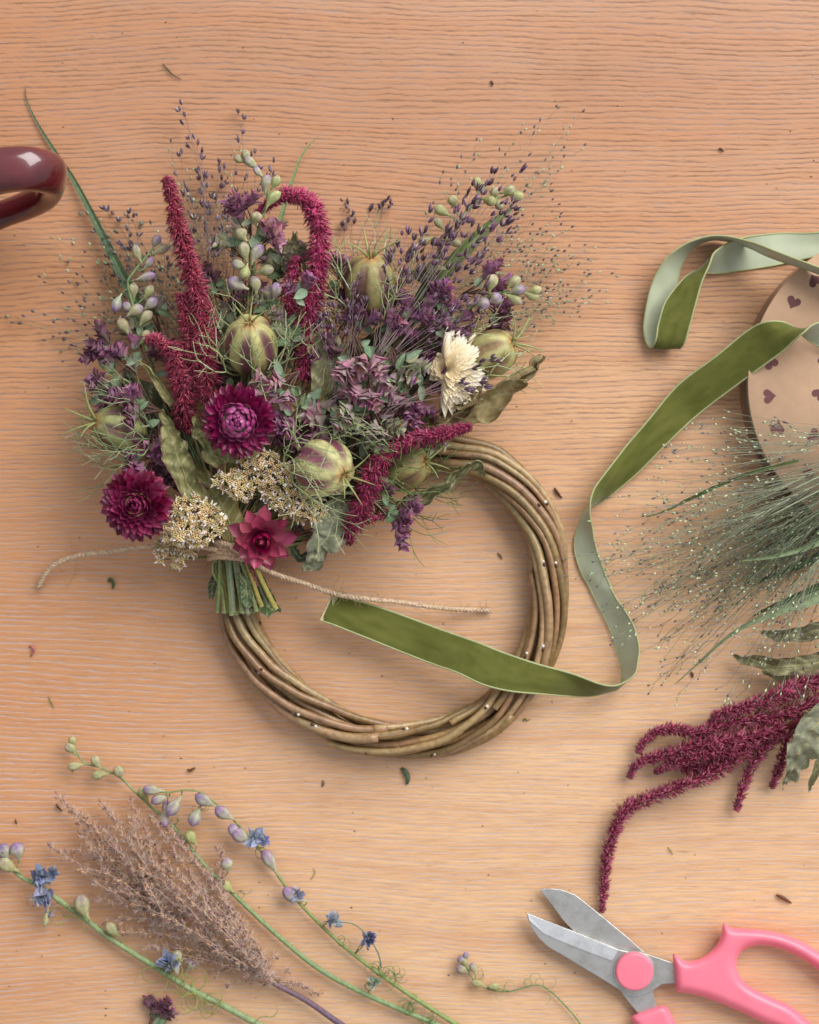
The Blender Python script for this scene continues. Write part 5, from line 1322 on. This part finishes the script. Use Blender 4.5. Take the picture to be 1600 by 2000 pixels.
def ex2(root, st):
    for (x, y, n_) in ((505, 1655, 4), (660, 1840, 3), (740, 1890, 8), (770, 1905, 10), (800, 1960, 14), (830, 1990, 12), (720, 1935, 4)): m = MB(); curly(m, P(x, y, 6), n_, 40, c(112, 138, 84), .8); m.build('bract_thread', M['thread'], root)
    w_, rd = wpath([(745, 1890, 8, 1.4), (738, 1860, 12, 1.3), (715, 1825, 14, 1.2), (690, 1805, 14, 1.1), (655, 1800, 13, 1)], 6); st.tube(w_, rd, c(96, 128, 116), 6)
larkspur('loose larkspur stalk arching over with mauve buds and blue petals, lower left', [(300, 1546, 14, 1.4), (330, 1548, 15, 1.5), (360, 1543, 16, 1.6), (385, 1545, 16, 1.7), (410, 1560, 14, 1.8), (440, 1585, 11, 2), (465, 1610, 9, 2.4), (490, 1640, 7, 2.6), (520, 1675, 6, 3), (565, 1740, 6, 3.2), (620, 1800, 6, 3.4), (680, 1855, 6, 3.8), (760, 1915, 6, 4.2), (830, 1962, 6, 4.6), (930, 2025, 6, 5)],
         [(305, 1544, 15, 175, 36, 8), (318, 1560, 13, 200, 32, 8), (345, 1568, 14, 235, 40, 10), (385, 1590, 13, 245, 34, 10), (406, 1566, 14, 150, 38, 10), (444, 1592, 12, 145, 38, 10), (478, 1634, 11, 150, 36, 11), (462, 1630, 10, 120, 32, 9), (530, 1690, 8, 120, 46, 10), (582, 1750, 8, 150, 44, 11), (326, 1592, 10, 265, 32, 8)],
         tie=False, mixp=.85, blue=[(500, 1636, 12, 26, c(150, 168, 214)), (515, 1640, 12, 14, c(88, 98, 196)), (578, 1748, 10, 18, BL), (648, 1800, 12, 24, c(160, 170, 190)), (718, 1838, 12, 20, BL), (722, 1830, 13, 12, c(66, 62, 140)), (730, 1918, 9, 16, c(142, 160, 120))], extra=ex2, loc=P(565, 1740, 0), scol=c(138, 150, 92), group='loose larkspur stalks on the table')
def ex3(root, st):
    for (x, y, n_, L) in ((125, 1790, 3, 60), (325, 1900, 5, 80), (372, 1935, 6, 90), (400, 1960, 5, 70), (345, 1880, 3, 60), (385, 1950, 3, 80), (520, 1985, 2, 40)): m = MB(); curly(m, P(x, y, 8), n_, L, c(150, 154, 84), 1.1); m.build('bract_thread', M['thread'], root)
larkspur('loose larkspur stalk with dried blue petals leaving the left edge', [(-40, 1640, 9, 2.5), (0, 1676, 9, 3), (40, 1712, 8, 4), (80, 1732, 8, 5), (115, 1758, 7, 5.5), (160, 1790, 7, 5.5), (215, 1832, 7, 5.5), (290, 1880, 7, 6), (370, 1930, 7, 6.4), (440, 1966, 7, 6.6), (540, 2020, 7, 6.8)],
         [(12, 1668, 11, 120, 30, 11), (34, 1668, 11, 100, 32, 12), (22, 1692, 11, 145, 38, 12), (168, 1776, 12, 110, 42, 13), (225, 1818, 10, 130, 30, 9), (92, 1785, 8, 262, 34, 6), (345, 1880, 12, 75, 34, 9), (370, 1888, 8, 60, 24, 8)],
         tie=False, mixp=.55, blue=[(84, 1712, 13, 26, c(120, 136, 186)), (72, 1708, 12, 18, c(70, 74, 120)), (102, 1704, 13, 15, c(110, 132, 180)), (88, 1746, 13, 27, c(112, 112, 172)), (80, 1750, 14, 20, c(150, 160, 196)), (328, 1878, 14, 27, c(120, 136, 190)), (340, 1884, 14, 20, c(150, 158, 120)), (2, 1664, 12, 16, BL), (98, 1782, 8, 12, BV)], extra=ex3, loc=P(200, 1820, 0), scol=c(138, 154, 108), group='loose larkspur stalks on the table')
def ex4(root, st):
    for (x, y) in ((985, 1930), (1060, 1925), (1040, 1920), (930, 1915)): m = MB(); curly(m, P(x, y, 3), 3, 44, c(140, 156, 92), .7); m.build('bract_thread', M['thread'], root)
larkspur('small broken larkspur tip lying left of the scissors', [(906, 1875, 4, 1.1), (915, 1900, 4, 1.2), (930, 1918, 4, 1.3), (955, 1932, 3, 1.4), (990, 1937, 3, 1.4), (1020, 1930, 3, 1.4), (1050, 1924, 3, 1.4), (1075, 1936, 3, 1.5), (1105, 1965, 3, 1.6), (1130, 1995, 3, 1.6), (1150, 2030, 3, 1.6)],
         [(911, 1870, 5, 95, 16, 5), (902, 1878, 5, 120, 16, 6), (906, 1896, 5, 150, 22, 8), (926, 1896, 5, 110, 22, 6), (938, 1925, 5, 160, 26, 6), (972, 1930, 5, 175, 26, 5), (912, 1884, 6, 110, 18, 5)], tie=False, mixp=.35, extra=ex4, loc=P(990, 1937, 0), scol=c(112, 140, 92), group='loose larkspur stalks on the table')
oregano(300, 1996, 6, 60, 34, 'plum', 'small plum and green oregano scrap at the bottom edge', 5, 3, tie=False, group=None)

# ------------------------------------------------------------------ miscanthus plume
root = thing('grass_plume', 'feathery pinkish beige grass plume on a purple stalk, lower left', 'grass', P(560, 1945, 0))
st = MB(); sp_ = MB(); hr = MB()
w_, rd = wpath([(760, 2060, 8, 6.5), (665, 2000, 8, 6), (600, 1955, 9, 5.6), (530, 1918, 10, 5), (460, 1880, 12, 3.5), (380, 1830, 13, 2.6), (300, 1770, 13, 1.8)], 8)
st.tube(w_, rd, lambda t_, a_: jit(mix(c(98, 80, 104), c(140, 110, 104), t_), .08), 9)
st.build('stalk', M['stem'], root)
tips = [(118, 1560, 12), (150, 1660, 10), (100, 1655, 8), (170, 1600, 14), (215, 1585, 14), (255, 1570, 12), (300, 1600, 14), (345, 1640, 12), (200, 1700, 16), (190, 1760, 12), (215, 1800, 10), (430, 1660, 10), (405, 1700, 12), (250, 1640, 18), (270, 1700, 20), (310, 1720, 20), (350, 1760, 18), (240, 1820, 10), (290, 1850, 9),
        (200, 1570, 9), (390, 1790, 16), (330, 1860, 9), (470, 1800, 12), (440, 1760, 12), (500, 1850, 9), (320, 1680, 16), (160, 1630, 12), (540, 1870, 8), (560, 1900, 8), (180, 1720, 14), (225, 1740, 18), (370, 1880, 8), (420, 1900, 7), (600, 1930, 6), (620, 1940, 5), (140, 1580, 12), (260, 1600, 16), (180, 1660, 14), (230, 1660, 18), (290, 1640, 18), (340, 1700, 18), (380, 1740, 18), (260, 1760, 18), (310, 1800, 14), (350, 1830, 12), (205, 1620, 14), (270, 1720, 18), (330, 1620, 12), (410, 1760, 14), (460, 1840, 12), (400, 1850, 10), (165, 1700, 12), (300, 1690, 20), (450, 1920, 6), (380, 1720, 14)]
bb = MB()
for (tx, ty, tz) in tips:
    f = R.uniform(.0, 1.0); bx, by = 300 + f * 230, 1770 + f * 148
    far = math.hypot(tx - 530, ty - 1918)
    if far > 330: bx, by = 330 + R.uniform(-20, 40), 1800 + R.uniform(-10, 20)
    if tx > bx - 30: bx, by = 530, 1918
    q = catmull([(bx, by, 11), ((bx + tx) / 2 + R.uniform(-14, 14), (by + ty) / 2 + R.uniform(-10, 6) - 8, tz + 2), (tx, ty, tz)], 12)
    ws = [P(*a_) for a_ in q]; bb.tube(ws, [px(1.3) * (1 - .5 * i / len(ws)) for i in range(len(ws))], jit(c(188, 156, 134), .12), 5)
    L = sum((ws[i + 1] - ws[i]).length for i in range(len(ws) - 1)) / S
    cnt = int(L / 7.2)
    for k in range(cnt):
        f = (k + R.random()) / cnt * (len(ws) - 1.01); i = int(f); p = ws[i].lerp(ws[i + 1], f - i); T = (ws[i + 1] - ws[i]).normalized()
        d = (T * .6 + unit()).normalized(); p2 = p + d * px(R.uniform(3, 9)); p2.z = max(p2.z, .001)
        sp_.bud(p2, (T + unit() * .7).normalized(), px(R.uniform(10, 15)), px(2.2), jit(pick([c(206, 156, 104), c(172, 130, 116), c(196, 156, 118), c(146, 110, 112)]), .15), jit(c(140, 100, 90), .2), None, 5)
        for h in range(R.randint(9, 12)):
            hd = (T * .5 + unit()).normalized()
            hr.spike(p2, hd, px(R.uniform(11, 23)), px(.48), jit(c(240, 214, 196), .08), jit(c(250, 236, 224), .05))
bb.build('branches', M['stem'], root); sp_.build('spikelets', M['seed'], root); hr.build('silky_hairs', M['hair'], root)

# ------------------------------------------------------------------ right-hand bunch
GB = 'grey-green panic grass bunch on the right'
PG = [c(196, 208, 166), c(168, 184, 144), c(210, 216, 176), c(120, 112, 118), c(92, 84, 92)]
def right_grass(label, ox, oy, oz, hx, hy, hz, n, a0, a1, r0, r1, tz):
    root = thing('panic_grass', label, 'grass', P(ox, oy, 0), GB)
    st = MB(); sd = MB(); sc0 = c(108, 126, 92) if tz < 14 else c(160, 170, 138)
    w_, rd = wpath([(ox, oy, oz, 2.2), ((ox + hx) / 2, (oy + hy) / 2 - 8, (oz + hz) / 2 + 3, 1.8), (hx, hy, hz, 1.2)], 6)
    st.tube(w_, rd, sc0, 6)
    for i in range(int(n * .8)):
        sd = MB(); f = R.uniform(.3, 1) * (len(w_) - 1.01); k = int(f); p = w_[k].lerp(w_[k + 1], f - k)
        a_ = math.radians(R.uniform(a0, a1)); rr = R.uniform(r0, r1 * 1.16)
        sx, sy = p.x / S + 800, 1000 - p.y / S; ez = max(2, tz + R.uniform(-10, 12)); cv = R.uniform(-.18, .18)
        pts = [(sx, sy, p.z * 1000, .6)]
        for q in (.35, .7, 1):
            a2 = a_ + cv * (q - .5); pts.append((sx + rr * q * math.cos(a2), sy - rr * q * math.sin(a2), p.z * 1000 + (ez - p.z * 1000) * q, .5 - .2 * q))
        ws, r2 = wpath(pts, 5); sc_ = jit(mix(sc0, c(176, 158, 150), R.random() * .4), .15)
        sd.tube(ws, r2, sc_, 4)
        m_ = len(ws); per = R.randint(3, 6)
        for k in range(per):
            g = (1 if k == 0 else R.uniform(.45, 1)) * (m_ - 1.01); i2 = int(g); q = ws[i2].lerp(ws[i2 + 1], g - i2); T = (ws[i2 + 1] - ws[i2]).normalized()
            o_ = unit(); e_ = q + (T * .8 + o_ * .5).normalized() * px(R.uniform(4, 26)); e_.z = max(.0015, e_.z)
            sd.tube([q, e_], [px(.4), px(.32)], sc_, 4)
            sd.bud(e_, (T + o_ * .4).normalized(), px(R.uniform(5.5, 9)), px(R.uniform(1.5, 2.2)), jit(pick(PG), .12), jit(pick(PG), .12), None, 6, .2)
        sd.build('branch', M['seed'], root)
    st.build('stem', M['thread'], root)
RG = [
    ('grey-green panic grass spreading highest, over the heart spool', 1850, 800, 34, 1610, 880, 42, 34, 176, 200, 150, 300, 34),
    ('panic grass stem reaching left towards the ribbon twist', 1850, 830, 36, 1540, 960, 40, 48, 182, 212, 160, 390, 20),
    ('panic grass stem fanning over the ribbon satin loop', 1850, 850, 36, 1500, 1010, 38, 56, 188, 222, 160, 380, 14),
    ('thickest panic grass stem in the middle of the right bunch', 1850, 860, 38, 1540, 1040, 42, 60, 192, 228, 140, 380, 12),
    ('panic grass stem curving down towards the lower satin bend', 1850, 880, 38, 1560, 1080, 42, 56, 198, 236, 140, 360, 10),
    ('panic grass stem dropping its seeds beside the withered leaves', 1850, 900, 40, 1590, 1100, 46, 46, 206, 246, 120, 330, 12),
    ('panic grass stem hanging steeply over the red tassels', 1850, 920, 44, 1620, 1120, 52, 34, 222, 258, 120, 330, 46),
    ('short dense panic grass stem filling the right edge', 1850, 850, 34, 1640, 1000, 40, 46, 190, 240, 80, 260, 20),
    ('second dense panic grass stem at the right edge', 1850, 840, 30, 1600, 960, 36, 46, 186, 232, 100, 280, 14),
    ('panic grass stem lying lowest on the table in the right bunch', 1850, 860, 10, 1560, 1020, 12, 50, 190, 228, 150, 360, 5),
    ('dark green panic grass tangle under the paler stems at the right edge', 1850, 900, 14, 1620, 1060, 16, 90, 176, 240, 50, 190, 9),
]
for a_ in RG: right_grass(*a_)
blade('pale blue-green grass blade crossing the right bunch', [(1760, 1110, 40, 14), (1600, 1165, 40, 12), (1530, 1190, 38, 9), (1470, 1215, 34, 5), (1420, 1245, 28, 3.2), (1370, 1290, 18, 2), (1320, 1335, 8, 1)], c(140, 156, 118), group='blades in the right bunch')
blade('short dark green blade near the ribbon twist in the right bunch', [(1560, 900, 30, 2), (1480, 920, 28, 2.4), (1405, 948, 22, 3.2), (1375, 962, 18, 3.6), (1340, 978, 12, 3), (1300, 998, 6, 2), (1262, 1010, 3, 1)], c(84, 108, 60), group='blades in the right bunch')
for k_, (yy_, lb_) in enumerate(((1030, 'uppermost dark blade under the right bunch'), (1090, 'middle dark blade under the right bunch'), (1150, 'lowest dark blade under the right bunch'))):
    blade(lb_, [(1740, yy_ - 60, 14, 12), (1640, yy_ - 20, 16, 11), (1570, yy_ + 10, 14, 8), (1510, yy_ + 34, 9, 4), (1470, yy_ + 54, 5, 1)], c(70, 92, 60), group='blades in the right bunch')
blade('narrow blade along the middle of the right bunch', [(1700, 1000, 40, 6), (1600, 1060, 42, 5), (1520, 1085, 40, 4), (1450, 1095, 34, 1.5)], c(128, 144, 106), group='blades in the right bunch')
GA = 'dark red amaranth branches at the right'
def rb_am(label, pls, stem):
    root = thing('amaranth', label, 'dried flower', P(1500, 1450, 0), GA)
    m = MB()
    for p_ in pls: amaranth(m, p_, AM3, 1.0, 11)
    m.build('tassel', M['bristle'], root)
    m = MB(); w_, rd = wpath(stem, 6); m.tube(w_, rd, c(130, 50, 60), 7); m.build('stem', M['stem'], root)
rb_am('longest drooping amaranth tassel, its tail ending above the scissor blades', [[(1176, 1782, 4, 5), (1181, 1730, 5, 9), (1184, 1690, 6, 11), (1192, 1650, 7, 12), (1206, 1610, 8, 14), (1225, 1580, 9, 15), (1260, 1562, 10, 14), (1300, 1545, 11, 16), (1350, 1528, 12, 17), (1400, 1505, 13, 19), (1450, 1470, 14, 18), (1500, 1430, 15, 16)]], [(1500, 1430, 15, 3), (1580, 1370, 16, 4), (1700, 1290, 18, 4)])
rb_am('topmost thick amaranth branch entering from the right edge', [[(1385, 1420, 12, 6), (1400, 1398, 15, 10), (1440, 1385, 18, 14), (1500, 1368, 21, 18), (1550, 1345, 22, 22), (1620, 1318, 22, 24), (1700, 1290, 22, 24)]], [(1600, 1325, 20, 3), (1720, 1280, 20, 4)])
rb_am('upper curving amaranth finger in the right bunch', [[(1246, 1472, 7, 5), (1258, 1448, 8, 8), (1285, 1428, 9, 11), (1320, 1424, 11, 12), (1360, 1432, 13, 14), (1400, 1420, 15, 16), (1460, 1405, 17, 18), (1530, 1395, 18, 20), (1600, 1370, 18, 20)]], [(1600, 1370, 18, 3), (1720, 1320, 18, 4)])
rb_am('middle amaranth finger in the right bunch with a pale tip', [[(1230, 1520, 6, 5), (1242, 1495, 8, 8), (1270, 1480, 10, 11), (1310, 1472, 12, 14), (1350, 1460, 14, 17), (1400, 1450, 16, 20), (1460, 1440, 17, 22), (1530, 1420, 18, 22)], [(1278, 1508, 8, 5), (1305, 1496, 11, 10), (1340, 1484, 14, 15), (1390, 1470, 17, 18), (1440, 1465, 17, 18)]], [(1530, 1420, 17, 3), (1720, 1330, 18, 4)])
rb_am('stubby amaranth branch hanging down between the long tassel and the grey leaf', [[(1437, 1584, 6, 5), (1446, 1556, 7, 9), (1458, 1520, 8, 11), (1475, 1485, 10, 13), (1500, 1455, 13, 14), (1530, 1425, 15, 16)]], [(1530, 1425, 15, 3), (1700, 1340, 16, 4)])
rb_am('short amaranth tip showing left of the grey crumpled leaf', [[(1506, 1540, 6, 5), (1516, 1515, 7, 9), (1528, 1485, 9, 12), (1540, 1440, 11, 14), (1570, 1400, 13, 14)], [(1330, 1500, 7, 10), (1370, 1500, 9, 14), (1420, 1480, 11, 14), (1470, 1450, 12, 15)]], [(1570, 1400, 13, 3), (1700, 1340, 14, 4)])
GL = 'withered leaves in the right bunch'
leaf('grey crumpled leaf hanging at the right edge over the red tassels', [(1650, 1370, 30, 20, .6), (1610, 1400, 28, 34, .7), (1580, 1435, 25, 36, .8), (1560, 1475, 20, 28, .9), (1545, 1510, 12, 14, 1.3), (1530, 1532, 8, 6, 2)], .6, 15, [c(138, 142, 116), c(158, 160, 136)], tie=False, group=GL)
leaf('thin dangling end of the grey leaf at the right edge', [(1640, 1430, 24, 20, 1), (1610, 1470, 20, 18, 1.2), (1592, 1510, 14, 10, 1.8), (1580, 1545, 8, 5, 2)], .6, 8, [c(124, 126, 98), c(146, 148, 118)], tie=False, group=GL)
leaf('long withered olive leaf pointing left above the red tassels', [(1660, 1280, 22, 24, .8), (1580, 1295, 20, 22, .9), (1510, 1300, 16, 20, 1.2), (1460, 1290, 10, 14, 1.6), (1432, 1283, 8, 6, 2)], .6, 10, [c(112, 104, 70), c(138, 136, 100)], c(80, 64, 48), tie=False, group=GL)
leaf('second withered leaf crossing above it at the right edge', [(1660, 1225, 22, 20, .8), (1590, 1235, 20, 20, 1), (1530, 1240, 15, 17, 1.4), (1488, 1236, 10, 8, 2)], .6, 10, [c(100, 96, 70), c(128, 128, 100)], c(70, 60, 48), tie=False, group=GL)
leaf('broad withered leaf lowest beside the red tassels', [(1680, 1300, 14, 24, .4), (1600, 1310, 12, 24, .5), (1540, 1318, 8, 16, .7), (1490, 1316, 5, 4, 1)], .6, 10, [c(120, 118, 84), c(146, 144, 112)], tie=False, group=GL)

# ------------------------------------------------------------------ crumbs on the table
def crumb(label, pts, w, col, name='plant_crumb', flat=.5):
    m = MB(); w_, rd = wpath([(x, y, z, w * .78 * k) for (x, y, z), k in zip(pts, (.5, 1, .9, .4))], 4)
    m.tube(w_, rd, lambda t_, a_: jit(col, .2), 6, True, flat)
    tag(m.build(name, M['crumb']), label, 'plant scrap', 'scattered plant scraps'); LABELS.add(label)
crumb('dark brown bark chip right of the wreath top', [(1083, 953, 1), (1087, 960, 1.5), (1092, 967, 1.5), (1098, 973, 1)], 4, c(84, 50, 34), flat=.5)
crumb('small green leaf scrap left of the cut stems', [(212, 1136, 1), (217, 1132, 2), (222, 1140, 2), (220, 1150, 1)], 6, c(92, 104, 62))
crumb('pink petal scrap on the table at the far left', [(58, 1262, 1), (64, 1264, 2), (66, 1272, 2), (60, 1282, 1)], 4.5, c(190, 120, 110))
crumb('dark olive twig lying at the top left of the table', [(318, 124, 1), (328, 136, 1.5), (338, 146, 1.5), (354, 155, 1)], 2.2, c(100, 88, 60), 'twig')
crumb('green leaf crumb just below the wreath', [(784, 1500, 1), (792, 1508, 2), (797, 1520, 2.5), (795, 1532, 1)], 7, c(92, 106, 82))
crumb('brown seed husk near the lower right, above the pink handle', [(1516, 1748, 1), (1526, 1752, 2), (1536, 1758, 2), (1546, 1764, 1)], 5, c(120, 78, 54), 'seed_husk')
crumb('tiny brown crumb below the left of the wreath', [(366, 1503, 1), (371, 1505, 2), (377, 1502, 2), (382, 1499, 1)], 3.5, c(110, 74, 50))
crumb('dark sliver beside the tip of the feathery plume', [(110, 1570, 1), (113, 1576, 1.5), (117, 1580, 1.5), (121, 1585, 1)], 3, c(92, 62, 40))
crumb('dark sliver at the left above the plume', [(30, 1600, .8), (31, 1604, 1.2), (32, 1608, 1.2), (33, 1610, .8)], 2, c(92, 62, 40))
crumb('small twig sliver inside the wreath opening', [(972, 1080, .8), (976, 1084, 1.2), (979, 1088, 1.2), (981, 1092, .8)], 2.4, c(130, 92, 62), 'twig')
crumb('faint green thread on the table at the left', [(95, 1360, .6), (99, 1370, 1), (102, 1376, 1), (106, 1384, .6)], 1.6, c(120, 130, 86))
crumb('thin green thread right of the arching larkspur', [(612, 1695, .6), (616, 1703, 1), (612, 1712, 1), (606, 1718, .6)], 1.4, c(170, 160, 90))
crumb('dark speck on the table right of the top of the bouquet', [(1404, 290, .8), (1408, 291, 1.2), (1411, 294, 1.2), (1414, 296, .8)], 3, c(90, 62, 46))
crumb('dark speck at the top, right of centre', [(958, 158, .8), (961, 161, 1.2), (962, 164, 1.2), (962, 168, .8)], 3, c(84, 62, 46))
crumb('short green thread left of the long red tassel tail', [(1305, 1654, .6), (1308, 1659, 1), (1312, 1664, 1), (1314, 1670, .6)], 1.6, c(150, 150, 80))
crumb('tiny brown crumb below the satin bend', [(1350, 1312, .6), (1352, 1316, 1), (1353, 1320, 1), (1352, 1324, .6)], 3.5, c(104, 76, 60))
crumb('grey speck on the table below the wreath, left of the green crumb', [(630, 1524, .6), (632, 1528, 1), (631, 1533, 1), (629, 1537, .6)], 3, c(120, 104, 90))
crumb('yellow-green flake beside the lower right of the wreath', [(1022, 1409, .6), (1026, 1404, 1), (1030, 1408, 1), (1036, 1404, .6)], 2.4, c(140, 134, 60))
m = MB()
for i in range(230):
    x, y = R.uniform(0, 1600), R.uniform(0, 2000)
    m.ball(P(x, y, .25), px(R.uniform(.6, 1.5)), jit(pick([c(110, 80, 56), c(140, 104, 70), c(120, 110, 70), c(90, 66, 50)]), .2), 5, 3, (R.uniform(.6, 2.2), 1, .5))
tag(m.build('plant_dust', M['crumb']), 'fine brown plant dust scattered over the table', 'dust', kind='stuff')
